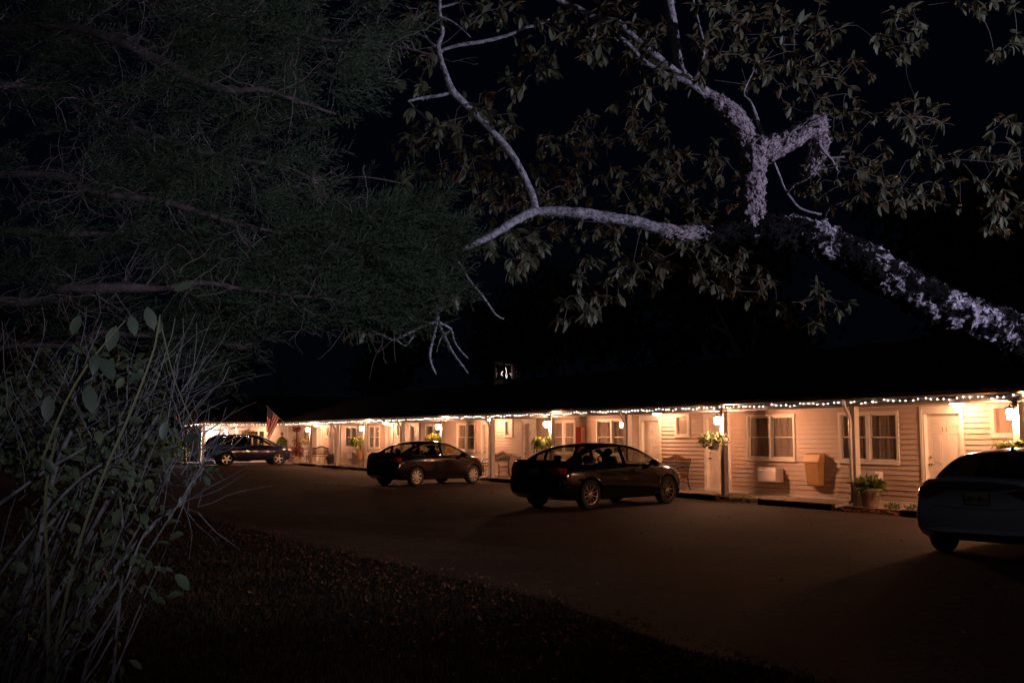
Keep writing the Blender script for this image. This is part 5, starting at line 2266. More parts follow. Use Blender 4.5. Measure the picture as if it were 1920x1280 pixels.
B.append(limb(br, [(1304, 146, 9.05, 3), (1316, 120, 9, 3), (1320, 88, 9, 2.6), (1312, 50, 9, 2.3), (1303, 15, 9, 2), (1296, -20, 9, 2)], .03, 7, .1))
B.append(limb(br, [(1433, 258, 9.2, 4), (1420, 225, 9.3, 4), (1408, 192, 9.35, 2.5), (1395, 175, 9.4, 1.8), (1412, 135, 9.4, 1.4), (1430, 105, 9.45, 1.2)], .03, 7, .1))
B.append(limb(br, [(1532, 262, 9.0, 4), (1545, 285, 8.95, 3.4), (1560, 300, 8.93, 2.4), (1572, 325, 8.9, 1.5)], .03, 7, .1))
B.append(limb(br, [(1558, 296, 8.93, 2), (1584, 294, 8.9, 1.6)], .03, 6, 0))
B.append(limb(br, [(1525, 318, 9.0, 3), (1560, 317, 8.95, 2.2)], .03, 6, 0))
B.append(limb(br, [(1566, 306, 8.93, 1.8), (1570, 312, 8.9, 1.4)], .02, 6, 0))
B.append(limb(br, [(1520, 330, 9.2, 3), (1490, 345, 9.5, 2), (1475, 360, 9.7, 2), (1462, 330, 9.8, 2.4), (1452, 305, 9.7, 2)], .03, 6, .1))
B.append(limb(br, [(1475, 360, 9.7, 2), (1500, 390, 9.8, 2), (1540, 402, 9.9, 1.5)], .03, 6, .1))
# hanging twigs at the left tip
B.append(limb(br, [(834, 478, 8.7, 4.5), (826, 500, 8.68, 4.8), (822, 540, 8.65, 4), (820, 575, 8.62, 4), (820, 602, 8.6, 3.4)], .03, 9, .15, 22))
B.append(limb(br, [(820, 602, 8.6, 2.6), (790, 612, 8.6, 2.4), (755, 630, 8.6, 2.6), (735, 637, 8.6, 2.6), (715, 627, 8.6, 1.4), (695, 620, 8.6, 1)], .03, 7, .1))
B.append(limb(br, [(740, 634, 8.6, 1.5), (760, 648, 8.6, 1.3), (775, 630, 8.6, 1)], .03, 5, 0))
B.append(limb(br, [(820, 604, 8.6, 2.4), (812, 635, 8.6, 2.4), (806, 665, 8.55, 2.4), (810, 685, 8.55, 2), (818, 702, 8.55, 1.4)], .03, 7, .1))
B.append(limb(br, [(822, 604, 8.6, 2.2), (835, 632, 8.6, 2.2), (850, 662, 8.6, 2), (866, 684, 8.6, 1.8), (878, 700, 8.6, 1.1)], .03, 7, .1))
B.append(limb(br, [(824, 604, 8.6, 2.2), (846, 618, 8.65, 2), (852, 640, 8.65, 1.6), (866, 660, 8.65, 1.4), (878, 672, 8.65, .9)], .03, 6, .1))
B.append(limb(br, [(843, 620, 8.65, 1.4), (826, 635, 8.65, 1.2), (819, 660, 8.65, .9)], .03, 5, 0))
B.append(limb(br, [(848, 477, 8.7, 2.5), (862, 495, 8.65, 2.2), (880, 525, 8.6, 2), (905, 555, 8.6, 1.8), (930, 590, 8.6, 1.5), (945, 598, 8.6, 1)], .03, 6, .1))
B.append(limb(br, [(879, 526, 8.6, 1.4), (865, 545, 8.7, 1.3), (845, 553, 8.75, 1)], .03, 5, 0))
flakes(br, 900, 33, .010, .028)
br.build('branches', m_branch, tree, smooth=True, sharp=80)
for ln in [m0, m1, m2, m4] + B:
    tree_nodes += [p for p in ln[::4]]

CL = [  # cx, cy, rx, ry, depth0, depth1, number
    (1120, 55, 130, 60, 8.2, 9.4, 34), (1240, 130, 90, 60, 8.4, 9.6, 18), (1345, 60, 60, 70, 8.2, 9.4, 16), (1190, 190, 60, 40, 9, 10, 8),
    (880, 30, 130, 40, 8.2, 9.4, 16), (770, 125, 45, 45, 8.2, 9, 9), (860, 225, 110, 45, 8.4, 9.6, 12), (960, 210, 70, 70, 9, 10, 8), (1000, 100, 70, 40, 8.8, 9.6, 8),
    (950, 475, 65, 50, 8.6, 9.4, 15), (1080, 578, 55, 28, 8.8, 9.4, 9), (1130, 520, 80, 45, 9, 9.8, 12), (1020, 450, 70, 30, 8.8, 9.6, 8), (1200, 500, 70, 50, 9.3, 10.3, 9),
    (830, 290, 110, 60, 10, 12.5, 20), (1000, 330, 120, 80, 10.5, 13, 24), (1150, 300, 150, 100, 10.5, 14, 48), (1310, 340, 110, 80, 10.5, 14, 26),
    (1200, 440, 160, 40, 10.5, 13, 22), (1290, 500, 100, 50, 10, 12, 14), (930, 380, 120, 40, 10.5, 12.5, 14),
    (1440, 100, 110, 90, 8.8, 12, 42), (1560, 190, 90, 100, 9.8, 13, 36), (1510, 40, 90, 50, 9.5, 12, 16), (1690, 60, 50, 55, 8.8, 10.5, 17), (1720, 220, 55, 45, 8.8, 10.5, 14),
    (1800, 330, 120, 60, 9, 12, 28), (1890, 270, 45, 60, 9, 11, 10), (1560, 340, 70, 60, 10, 12, 14), (1680, 360, 50, 40, 9.5, 11.5, 9),
    (1390, 520, 60, 50, 10, 12, 10), (1520, 570, 75, 45, 9.3, 11, 14), (1895, 90, 35, 30, 9, 10, 6), (1850, 8, 60, 20, 9, 10, 8), (1620, 300, 50, 60, 10, 12, 10), (1880, 400, 50, 40, 10, 12, 9),
    (605, 345, 35, 22, 8, 8.3, 3), (755, 345, 15, 12, 8.2, 8.4, 2), (655, 630, 35, 16, 8.2, 8.4, 3), (835, 560, 45, 22, 8.5, 8.8, 5)]
rn = random.Random(21)
clusters = []
for (cx_, cy_, rx, ry, d0, d1, n_) in CL:
    for i in range(int(n_ * (1.3 if d0 < 10 else 1.9))):
        a = rn.random() * 6.283
        k = math.sqrt(rn.random())
        clusters.append(P(cx_ + rx * k * math.cos(a), cy_ + ry * k * math.sin(a), d0 + (d1 - d0) * rn.random()))
tw = MB()
nodes = np.array([tuple(p) for p in tree_nodes])
rem = list(clusters)
ca = np.array([tuple(p) for p in rem])
best = np.full(len(rem), 1e9)
bi = np.zeros(len(rem), dtype=int)
for j in range(len(rem)):
    d = np.linalg.norm(nodes - ca[j], axis=1)
    bi[j] = int(d.argmin())
    best[j] = d.min()
nodes = [Vector(p) for p in nodes]
done = np.zeros(len(rem), dtype=bool)
leafV, leafF = [], []
hv = [(0, 0), (.18, .30), (.45, .46), (.75, .36), (1, 0)]


def add_leaf(V_, F_, p, t, nrm, L, wd, rn_, curl=.25, fold=.22):
    t, s, n = basis(t, nrm)
    k = len(V_)
    row = []
    for (a, b) in hv:
        c = p + t * L * a - n * curl * L * a * a
        row.append((c, b * wd * L))
    idx = []
    for i, (c, w) in enumerate(row):
        if w == 0:
            V_.append(c)
            idx.append((len(V_) - 1,) * 3)
        else:
            V_.append(c + s * w + n * fold * w)
            V_.append(c)
            V_.append(c - s * w + n * fold * w)
            idx.append((len(V_) - 3, len(V_) - 2, len(V_) - 1))
    for i in range(len(idx) - 1):
        a, b = idx[i], idx[i + 1]
        for (u, v_) in ((0, 1), (1, 2)):
            f = [a[u], a[v_], b[v_], b[u]]
            f = list(dict.fromkeys(f))
            if len(f) == 3:
                F_ += [f[0], f[1], f[2]]
            else:
                F_ += [f[0], f[1], f[2], f[0], f[2], f[3]]


for _ in range(len(rem)):
    cand = np.where(done, 1e9, best)
    j = int(cand.argmin())
    done[j] = True
    tip = rem[j]
    src = nodes[bi[j]]
    L = (tip - src).length
    mid = src.lerp(tip, .5) + Vector((rn.gauss(0, .10 * L), rn.gauss(0, .10 * L), rn.gauss(.06 * L, .08 * L)))
    pts = [tuple(src), tuple(mid), tuple(tip)]
    sp_pts = [Vector(q) for q in spline(pts, .07)]
    r0 = .0025 + .0035 * min(1.5, L)
    tw.tube(sp_pts, [r0 + (.002 - r0) * i / max(1, len(sp_pts) - 1) for i in range(len(sp_pts))], 4, cap=False)
    newn = sp_pts[2::3] + [tip]
    for q in newn:
        nodes.append(q)
        qa = np.array(tuple(q))
        d = np.linalg.norm(ca - qa, axis=1)
        up = d < best
        best[up] = d[up]
        bi[up] = len(nodes) - 1
    # whorl of leaves at the tip
    ax = (sp_pts[-1] - sp_pts[-2]).normalized()
    nl = rn.randint(5, 9)
    ph = rn.random() * 6.283
    _, s_, n_ = basis(ax, Vector((0, 0, 1)))
    for k in range(nl):
        an = ph + k * 6.283 / nl + rn.gauss(0, .25)
        out = (s_ * math.cos(an) + n_ * math.sin(an))
        t_ = (ax * rn.uniform(.25, .9) + out * rn.uniform(.7, 1.1) + Vector((0, 0, -rn.uniform(.1, .75)))).normalized()
        up_ = Vector((rn.gauss(0, .3), rn.gauss(0, .3), 1))
        add_leaf(leafV, leafF, tip - ax * rn.random() * .06, t_, up_, rn.uniform(.07, .145), rn.uniform(.34, .50), rn)
tag(tw.build('twigs', M('brown twig bark', (.13, .10, .10), .85, var=.3, vscale=15), tree), kind='stuff')
np_mesh('foliage', leafV, leafF, 3, m_leafm, tree)


def settle(t):
    """children were modelled in world coordinates: move the origin to the thing's base"""
    for ch in t.children:
        ch.location = -Vector(t.location)


settle(tree)

# ------------------------------------------------------------------ juniper at the left
m_jun = M('juniper needles', (.085, .125, .075), .6, col2=(.026, .038, .024), vscale=5, trans=.15, spec=.3)
m_junb = M('juniper bark', (.17, .115, .125), .85, col2=(.05, .034, .038), vscale=12, bump=.7, bscale=60)
m_junt = M('dead juniper twigs', (.24, .17, .18), .85, var=.3, vscale=9)
jun = thing('juniper', 'dense dark juniper spreading from the left edge with green feathery sprays', 'tree', (-4.9, 5.4, 0))
jb = MB()
jl = []
jt = [(-4.9, 5.4, -.05, .26), (-4.85, 5.4, .8, .20), (-4.75, 5.35, 1.8, .17), (-4.7, 5.3, 2.8, .14), (-4.6, 5.3, 3.8, .10), (-4.6, 5.2, 5.2, .05)]
q_ = spline(jt, .06)
jb.tube([a[:3] for a in q_], [a[3] for a in q_], 16, disp=bark_disp(.2, 8))
jb.build('trunk', m_junb, jun, smooth='leaf')
jm = MB()


def jl_limb(pts, start):
    s0 = Vector(start)
    q = [(s0.x, s0.y, s0.z, pts[0][3] * pts[0][2] / FPX * 1.5)]
    for (x, y, d, rp) in pts:
        v_ = P(x, y, d)
        q.append((v_.x, v_.y, v_.z, rp * d / FPX))
    q = spline([(a, b + .32, c, d_) for a, b, c, d_ in q], .04)
    P3 = [Vector(a[:3]) for a in q]
    for i, p in enumerate(P3):
        P3[i] = p + Vector((0, noise.noise(p * 3) * .03, noise.noise(p * 3 + Vector((9, 0, 0))) * .03))
    jm.tube(P3, [max(.003, a[3] * .72) for a in q], 9, disp=bark_disp(.25, 16))
    jl.append(P3)


jl_limb([(0, 10, 5.2, 14), (150, 20, 5.0, 13), (250, 70, 4.9, 12), (330, 112, 4.8, 10), (400, 124, 4.8, 9), (470, 125, 4.8, 7), (540, 155, 4.9, 5), (610, 175, 5, 3)], (-4.6, 5.3, 3.9))
jl_limb([(0, 300, 5.2, 9), (120, 330, 5.0, 9), (230, 342, 4.9, 9), (330, 370, 4.8, 8.5), (440, 398, 4.8, 7), (560, 425, 4.8, 5), (680, 455, 4.8, 3.5), (790, 470, 4.9, 2)], (-4.7, 5.3, 2.9))
jl_limb([(0, 550, 5.0, 13), (60, 528, 4.8, 13), (140, 522, 4.7, 14), (205, 522, 4.7, 12), (265, 520, 4.7, 8), (320, 512, 4.7, 8), (450, 525, 4.7, 4), (600, 545, 4.7, 3), (720, 575, 4.8, 2)], (-4.7, 5.3, 2.4))
jl_limb([(0, 130, 6.4, 8), (200, 210, 6.0, 7), (380, 260, 5.8, 6), (520, 290, 5.8, 4), (600, 330, 5.8, 2)], (-4.6, 5.3, 3.4))
jl_limb([(0, 640, 5.4, 7), (150, 610, 5.2, 6), (300, 620, 5.2, 5), (430, 640, 5.2, 3)], (-4.8, 5.4, 2.0))
jl_limb([(0, -80, 6.0, 9), (300, -40, 5.6, 7), (520, 20, 5.4, 5), (700, 40, 5.4, 3), (800, 60, 5.4, 2)], (-4.6, 5.2, 4.3))
jl_limb([(100, 420, 6.2, 7), (300, 450, 6.0, 6), (480, 490, 6.0, 4), (640, 480, 6.0, 3), (780, 520, 6.0, 2)], (-4.7, 5.3, 2.8))
jl_limb([(640, 400, 5.0, 5), (680, 395, 5.1, 5), (720, 425, 5.2, 4), (790, 440, 5.3, 3), (850, 470, 5.4, 1.5)], tuple(P(480, 410, 4.8)))
jm.build('branches', m_junb, jun, smooth='leaf')

# dead curly inner twigs
rj = random.Random(5)
dt = MB()
jn = [p for l_ in jl for p in l_]
for i in range(800):
    p = rj.choice(jn).copy()
    d = Vector((rj.gauss(.5, .5), rj.gauss(-.1, .6), rj.gauss(-.1, .5))).normalized()
    n_ = rj.randint(5, 10)
    pts = [p.copy()]
    for k in range(n_):
        d = (d + Vector((rj.gauss(0, .22), rj.gauss(0, .22), rj.gauss(-.02, .22)))).normalized()
        p = p + d * .04
        pts.append(p.copy())
    r0 = rj.uniform(.0015, .0034)
    dt.tube(pts, [r0 + (.0009 - r0) * k / n_ for k in range(n_ + 1)], 3, cap=False)
    for b in range(rj.randint(1, 4)):
        k = rj.randint(1, n_ - 1)
        p2 = pts[k].copy()
        d2 = (d + Vector((rj.gauss(0, .8), rj.gauss(0, .8), rj.gauss(0, .8)))).normalized()
        pp = [p2.copy()]
        for j in range(4):
            d2 = (d2 + Vector((rj.gauss(0, .3), rj.gauss(0, .3), rj.gauss(0, .3)))).normalized()
            p2 = p2 + d2 * .03
            pp.append(p2.copy())
        dt.tube(pp, .0011, 3, cap=False)
tag(dt.build('twigs', m_junt, jun), kind='stuff')


def spray_proto(seed):
    r_ = random.Random(seed)
    V_ = []
    L = .27
    for side in range(16):
        t = .10 + .90 * side / 16
        base = Vector((L * t, 0, 0))
        sg = 1 if side % 2 else -1
        d = Vector((1.0, sg * r_.uniform(.5, 1.1), r_.gauss(0, .35))).normalized()
        l2 = L * (.42 * (1 - t * .55)) * r_.uniform(.7, 1.2)
        for k in range(9):
            q = base + d * l2 * k / 8
            for m in range(1):
                dn = (d + Vector((r_.gauss(0, .33), r_.gauss(0, .33), r_.gauss(0, .33)))).normalized()
                ln = r_.uniform(.014, .028)
                w = dn.cross(Vector((r_.gauss(0, 1), r_.gauss(0, 1), r_.gauss(0, 1)))).normalized() * .0025
                V_ += [q - w, q + w, q + dn * ln]
        w = d.cross(Vector((0, 0, 1))).normalized() * .0011
        V_ += [base - w, base + w, base + d * l2]
    w = Vector((0, .0015, 0))
    V_ += [Vector((0, 0, 0)) - w, w, Vector((L, 0, 0))]
    return np.array([tuple(v) for v in V_])


protos = [spray_proto(i) for i in range(6)]
JR = [  # cx, cy, rx, ry, d0, d1, sprays
    (130, 250, 290, 300, 5.0, 7.0, 480), (350, 340, 230, 210, 4.8, 6.6, 420), (600, 520, 180, 95, 4.7, 5.8, 320), (725, 470, 110, 85, 4.9, 5.9, 260),
    (690, 405, 70, 55, 5.0, 5.8, 90), (500, 50, 240, 90, 5.2, 6.6, 250), (640, 155, 45, 45, 5.3, 6, 45), (470, 200, 80, 50, 5.2, 6, 60), (200, 540, 250, 120, 5, 6.4, 220), (330, 660, 70, 70, 5, 6, 80),
    (470, 590, 100, 50, 4.8, 6, 100), (775, 545, 50, 40, 5, 5.8, 55), (690, 585, 80, 30, 4.8, 5.6, 70), (300, 60, 290, 110, 5.2, 7, 240), (540, 410, 90, 50, 5, 6, 80)]
allv = []
npr = np.random.RandomState(4)
for (cx_, cy_, rx, ry, d0, d1, n_) in JR:
    for i in range(int(n_ * 1.35)):
        a = rj.random() * 6.283
        k = rj.random() ** .5
        px, py = cx_ + rx * k * math.cos(a), cy_ + ry * k * math.sin(a)
        p = P(px, py, d0 + (d1 - d0) * rj.random())
        if noise.noise(p * 2.3) < -.22 or noise.noise(p * 4.6 + Vector((3, 3, 3))) < -.08:
            continue
        # grow outwards and upwards from the tree
        out = Vector((1.0, rj.gauss(-.2, .5), rj.gauss(.25, .45))).normalized()
        t, s_, n__ = basis(out, Vector((rj.gauss(0, .6), rj.gauss(0, .6), 1)))
        Mx = np.array([tuple(t), tuple(s_), tuple(n__)]) * rj.uniform(.7, 1.25)
        allv.append(protos[rj.randint(0, 5)] @ Mx + np.array(tuple(p)))
for i in range(420):      # the side of the tree beyond the frame, round its trunk
    a, z = rj.random() * 6.283, rj.uniform(1.1, 5.3)
    rr_ = rj.uniform(.35, 1.5) * (1.15 - .12 * z)
    p = Vector((-4.75 + rr_ * math.cos(a), 5.35 + rr_ * math.sin(a), z))
    out = Vector((math.cos(a), math.sin(a), rj.gauss(.25, .4))).normalized()
    t, s_, n__ = basis(out, Vector((rj.gauss(0, .6), rj.gauss(0, .6), 1)))
    allv.append(protos[rj.randint(0, 5)] @ (np.array([tuple(t), tuple(s_), tuple(n__)]) * rj.uniform(1.0, 1.8)) + np.array(tuple(p)))
V_ = np.concatenate(allv)
np_mesh('foliage', V_, np.arange(len(V_)), 3, m_jun, jun)
settle(jun)

# ------------------------------------------------------------------ shrub with bare canes at the lower left
m_cane = M('grey cane bark', (.25, .225, .245), .8, col2=(.09, .075, .08), vscale=18, thresh=(.35, .6), bump=.4, bscale=90)
m_shl = M('shrub leaf', (.085, .125, .075), .5, col2=(.15, .15, .08), vscale=6, trans=.25, spec=.3)
shr = thing('shrub', 'tangled shrub of grey leaning canes with sparse green leaves at the lower left', 'shrub', (-2.3, 3.4, 0))
cm = MB()
tips = []


def cane(pts, n=7):
    q = []
    for (x, y, d, rp) in pts:
        v_ = P(x, y, d)
        q.append((v_.x, v_.y, v_.z, rp * d / FPX * .72))
    v0 = q[0]
    v1 = q[1]
    # carry the cane down to the soil along its own line
    dz = v0[2] - v1[2]
    if dz < -.02:
        k = v0[2] / -dz
        k = min(k, 3.0)
        bx = v0[0] + (v0[0] - v1[0]) * k * .35
        by = v0[1] + (v0[1] - v1[1]) * k * .3
        q = [(bx, by, -.02, v0[3] * 1.15)] + q
    q = spline(q, .04)
    P3 = [Vector(a[:3]) for a in q]
    cm.tube(P3, [max(.0012, a[3]) for a in q], n, disp=bark_disp(.12, 30))
    return P3


canes = []
rc = random.Random(12)
for c_ in [
    [(60, 1330, 3.3, 9), (100, 1275, 3.3, 9), (144, 1179, 3.3, 8.5), (190, 1103, 3.3, 7.5), (235, 1040, 3.3, 6.5), (265, 1008, 3.3, 5), (300, 975, 3.3, 2)],
    [(40, 1280, 3.6, 7), (110, 1110, 3.6, 6.5), (165, 1010, 3.6, 6), (200, 940, 3.6, 5.5), (235, 885, 3.6, 5), (262, 835, 3.6, 4.5), (303, 768, 3.6, 4)],
    [(150, 1290, 3.2, 3), (215, 1150, 3.2, 3), (270, 1001, 3.2, 2.6), (336, 947, 3.2, 2.4), (366, 900, 3.2, 2.2), (396, 858, 3.2, 1.5)],
    [(20, 1240, 3.4, 8), (60, 1080, 3.4, 8), (85, 960, 3.4, 7), (110, 860, 3.4, 6), (150, 780, 3.4, 4)],
    [(-110, 1340, 3.8, 6), (-30, 1180, 3.8, 6), (60, 1030, 3.8, 6), (140, 930, 3.8, 5), (220, 870, 3.8, 4), (320, 885, 3.8, 2.5)],
    [(-140, 1330, 3.1, 4), (-30, 1120, 3.1, 4), (90, 960, 3.1, 4), (160, 890, 3.1, 3.5), (230, 850, 3.1, 2.5)],
    [(-300, 1330, 3.3, 4), (-130, 1060, 3.3, 4), (60, 900, 3.3, 4), (150, 845, 3.3, 3.5), (232, 790, 3.3, 3)],
    [(210, 1300, 3.6, 4), (225, 1120, 3.6, 4), (232, 1020, 3.6, 3.5), (222, 900, 3.6, 3), (215, 830, 3.6, 2)],
    [(80, 1290, 3.5, 6), (150, 1180, 3.5, 6), (225, 1080, 3.5, 4), (260, 1040, 3.5, 3)]]:
    canes.append(cane(c_, 9))
for i in range(48):
    x0 = rc.uniform(-120, 190)
    y0 = 1300 + rc.uniform(-40, 60)
    d = rc.uniform(2.9, 4.4)
    H_ = rc.uniform(260, 520)
    lean = rc.uniform(.25, .62)
    r0 = rc.choice((1.0, 1.4, 1.8, 2.2, 3.0))
    pts = []
    for k in range(6):
        t = k / 5
        pts.append((x0 + lean * H_ * t + rc.gauss(0, 4), y0 - H_ * t, d + .25 * t * rc.gauss(0, 1), r0 * (1 - .6 * t) + .4))
    canes.append(cane(pts, 6))
cano = cm.build('canes', m_cane, shr, smooth='leaf')
cano['kind'] = 'stuff'
LV, LF = [], []
for i in range(2600):
    a, k = rc.random() * 6.283, math.sqrt(rc.random())
    if i < 2200:
        px, py = 150 + 178 * k * math.cos(a), 790 + 150 * k * math.sin(a)
        d = rc.uniform(3.3, 5.0)
    else:
        l_ = rc.choice(canes)
        c0_ = rc.choice(l_[len(l_) // 2:])
        px = None
    p = P(px, py, d) if px is not None else c0_ + Vector((rc.gauss(0, .02), rc.gauss(0, .02), rc.gauss(0, .02)))
    if px is not None and noise.noise(p * 2.6) < -.15:
        continue
    t = Vector((rc.gauss(.3, .8), rc.gauss(-.2, .6), rc.gauss(-.2, .6)))
    add_leaf(LV, LF, p, t, Vector((rc.gauss(0, .5), rc.gauss(-.6, .5), 1)), rc.uniform(.028, .062), rc.uniform(.42, .65), rc)
np_mesh('foliage', LV, LF, 3, m_shl, shr)
tv = MB()
for i in range(260):
    px, py = 170 + 210 * rc.uniform(-1, 1), 830 + 130 * rc.uniform(-1, 1)
    p = P(px, py, rc.uniform(3.3, 4.8))
    d = Vector((rc.gauss(.4, .5), rc.gauss(0, .4), rc.gauss(.5, .5))).normalized()
    pts = [p]
    for k in range(5):
        d = (d + Vector((rc.gauss(0, .15), rc.gauss(0, .15), rc.gauss(0, .15)))).normalized()
        pts.append(pts[-1] + d * .06)
    tv.tube(pts, [.0022, .002, .0018, .0015, .0012, .001], 3, cap=False)
tag(tv.build('twigs', m_cane, shr), kind='stuff')
settle(shr)

# climbing vine with broad leaves, nearer the camera
vine = thing('vine', 'broad leaved vine winding up in front of the juniper at the left', 'vine', (-1.75, 2.9, 0))
vm = MB()
vl = []
for pts in ([(90, 1290, 2.9, 3), (140, 1050, 2.9, 3), (190, 900, 2.9, 2.8), (250, 760, 2.9, 2.4), (290, 650, 2.9, 1.8), (300, 590, 2.9, 1.2)],
            [(80, 860, 2.8, 2.4), (120, 760, 2.8, 2.2), (160, 690, 2.8, 2), (200, 640, 2.8, 1.5), (235, 600, 2.8, 1)],
            [(90, 1290, 2.9, 3), (90, 1100, 2.9, 3), (85, 930, 2.85, 2.6), (110, 800, 2.8, 2.2)],
            [(300, 600, 3.0, 1.5), (330, 720, 3.1, 1.2), (380, 830, 3.2, 1)]):
    q = [(*P(x, y, d), rp * d / FPX) for (x, y, d, rp) in pts]
    q = spline(q, .04)
    vm.tube([a[:3] for a in q], [max(.001, a[3]) for a in q], 5)
    vl.append([Vector(a[:3]) for a in q])
vm.build('stems', M('vine stem', (.16, .15, .08), .7), vine, smooth=True)
VV, VF = [], []
big = [(275, 575, 2.9, (.5, -.2, -1.2), .12), (218, 610, 2.9, (-.2, -.2, -1), .13), (245, 590, 3.0, (.3, -.2, -.9), .11), (92, 740, 2.8, (.05, -.2, -1), .125), (165, 720, 2.8, (.3, -.3, -1), .14),
       (160, 690, 2.85, (1, -.2, -.1), .12), (190, 670, 2.8, (.6, -.3, -.8), .13), (150, 590, 2.8, (-.3, -.2, -1), .10), (310, 790, 3, (-.1, -.2, -1), .075), (325, 545, 3.0, (.8, .2, .4), .10), (180, 750, 2.9, (-.6, -.3, -.5), .11),
       (395, 850, 3.2, (.9, -.2, .2), .06), (385, 880, 3.2, (1, -.1, 0), .06), (380, 890, 3.2, (.5, -.2, -.6), .06), (370, 905, 3.2, (-.8, -.2, -.2), .055), (340, 930, 3.2, (0, -.2, -1), .045)]
for (x, y, d, dr, L) in big:
    add_leaf(VV, VF, P(x, y, d), Vector(dr), Vector((.3, -1, .6)), L * (.62 if L > .09 else .75), .52, rc, curl=.1, fold=.12)
for l_ in vl:
    for k in range(0, len(l_), 3):
        if rc.random() < .45:
            add_leaf(VV, VF, l_[k], Vector((rc.gauss(0, .7), rc.gauss(-.3, .4), rc.gauss(-.5, .5))), Vector((rc.gauss(0, .4), -1, .7)), rc.uniform(.035, .07), .55, rc, curl=.35, fold=.35)
np_mesh('foliage', VV, VF, 3, M('vine leaf', (.050, .075, .052), .45, col2=(.070, .085, .055), vscale=5, trans=.2, spec=.4), vine)
settle(vine)

# ------------------------------------------------------------------ background trees
m_bgb = M('dark tree bark', (.20, .14, .10), .9)
m_bgl = M('dark tree foliage', (.045, .040, .022), .8, var=.5, vscale=.7, trans=.2)


def bg_tree(x, y, h, seed, label, leaves=900, bare=False, lsize=.28, name='background_tree', grp='trees standing behind the motel', spread=.33):
    r_ = random.Random(seed)
    t = thing(name, label, 'tree', (x, y, 0), r_.random() * 6, grp)
    tm = MB()
    bmb = MB()
    ends = []

    def grow(p, d, L, r, dep):
        n_ = 5
        pts = [p.copy()]
        dd_ = d.copy()
        for k in range(n_):
            dd_ = (dd_ + Vector((r_.gauss(0, .10), r_.gauss(0, .10), r_.gauss(.03, .06)))).normalized()
            pts.append(pts[-1] + dd_ * L / n_)
        tgt = tm if dep == 0 else bmb
        tgt.tube(pts, [r * (1 - .45 * k / n_) for k in range(n_ + 1)], 7 if dep == 0 else (5 if dep < 2 else 3), cap=False)
        if dep >= (5 if bare else 3):
            ends.append(pts[-1])
            return
        kids = r_.randint(3, 4) if dep < 3 else 2
        for k in range(kids):
            a = r_.random() * 6.283
            sp_ = r_.uniform(.35, .95)
            nd_ = (dd_ + Vector((math.cos(a) * sp_, math.sin(a) * sp_, r_.uniform(-.15, .25)))).normalized()
            st_ = pts[-1] if k < 2 else pts[r_.randint(2, 4)]
            grow(st_, nd_, L * r_.uniform(.58, .8), r * .52, dep + 1)
        if dep >= 2:
            ends.append(pts[-1])
    grow(Vector((0, 0, -.05)), Vector((0, 0, 1)), h * .36, h * .022, 0)
    tm.build('trunk', m_bgb, t, smooth=True)
    b_ = bmb.build('branches', m_bgb, t)
    b_['kind'] = 'stuff'
    if leaves:
        V__, F__ = [], []
        for k in range(leaves):
            e = r_.choice(ends)
            q = e + Vector((r_.gauss(0, .045 * h), r_.gauss(0, .045 * h), r_.gauss(0, .04 * h)))
            a = Vector((r_.gauss(0, 1), r_.gauss(0, 1), r_.gauss(0, 1))).normalized()
            b = a.cross(Vector((r_.gauss(0, 1), r_.gauss(0, 1), r_.gauss(0, 1)))).normalized()
            s_ = lsize * r_.uniform(.5, 1.3)
            V__ += [q - a * s_ * .5, q + b * s_ * .35, q + a * s_ * .5, q - b * s_ * .35]
        np_mesh('foliage', V__, np.arange(len(V__)), 4, m_bgl, t)
    return t


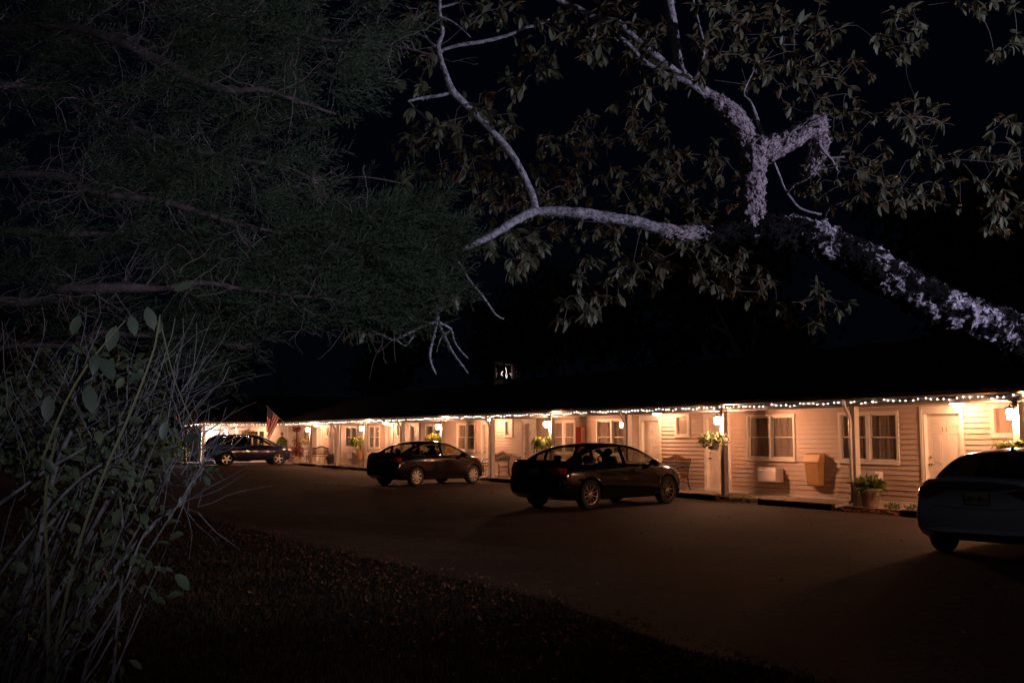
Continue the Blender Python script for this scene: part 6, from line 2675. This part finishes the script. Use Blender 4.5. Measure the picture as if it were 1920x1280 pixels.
rb = random.Random(40)
spots = [(12, 34, 10), (20, 30, 11), (27, 33, 12), (34, 31, 12.5), (41, 34, 13), (48, 31, 12), (55, 34, 14), (63, 31, 13), (72, 28, 13), (80, 20, 14), (84, 12, 13), (80, 4, 13), (74, -4, 14), (66, -12, 13), (4, 32, 12), (-6, 36, 13)]
places_ = ['behind the roof at the right edge', 'behind the roof above door 11', 'behind the roof above the leafy pot', 'behind the roof over the tan bin', 'behind the roof ridge over the red bench', 'behind the roof left of the thick trunk',
           'behind the roof right of the lit cupola', 'behind the roof just left of the lit cupola', 'behind the roof over the farther black car', 'beyond the office roof peak', 'beyond the flag and the office wing', 'beyond the far left end of the office',
           'left of the office wing', 'far left beyond the lot', 'behind the roof past the right edge of the frame', 'farthest right, past the frame edge']
for i, (s, c, h) in enumerate(spots):
    v_ = W(s, c)
    bg_tree(v_.x, v_.y, h, 500 + i, 'dark leafy tree silhouette ' + places_[i], leaves=3400, lsize=.46)
for i, (s, c, h, lab) in enumerate([(60.6, 11.35, 4.3, 'small bare tree lit orange at the far left end of the motel'), (71.5, 13.5, 8.5, 'bare twiggy tree faintly lit above the office hip roof'),
                                    (72, 19, 9.5, 'bare twiggy tree behind the flag and office ridge'), (69.5, 6.5, 7.5, 'bare tree at the far left behind the small lit tree')]):
    v_ = W(s, c)
    bg_tree(v_.x, v_.y, h, 600 + i, lab, leaves=250 if i else 160, bare=True, lsize=.14, name='bare_tree', grp='bare trees round the office wing')
# hedge bushes at the far left
for i, (s, c) in enumerate([(62.0, 10.9), (60.6, 9.9), (59.0, 8.7)]):
    t = thing('hedge_bush', ['rounded green bush nearest the office corner', 'rounded green bush second from the office corner', 'rounded green bush farthest left along the lot edge'][i], 'bush', W(s, c), 0, 'bushes at the far edge of the lot')
    f = MB()
    leaves_ball(f, (0, 0, .75), (.95, .95, .75), 1100, .16, 700 + i, flat=.8)
    f.build('foliage', m_leafy, t, smooth='leaf')
    f = MB()
    for k in range(5):
        a = k * 1.256
        f.tube([(0, 0, 0), (.3 * math.cos(a), .3 * math.sin(a), .5), (.55 * math.cos(a), .55 * math.sin(a), 1.0)], [.03, .02, .01], 5)
    f.build('stem', m_bgb, t)
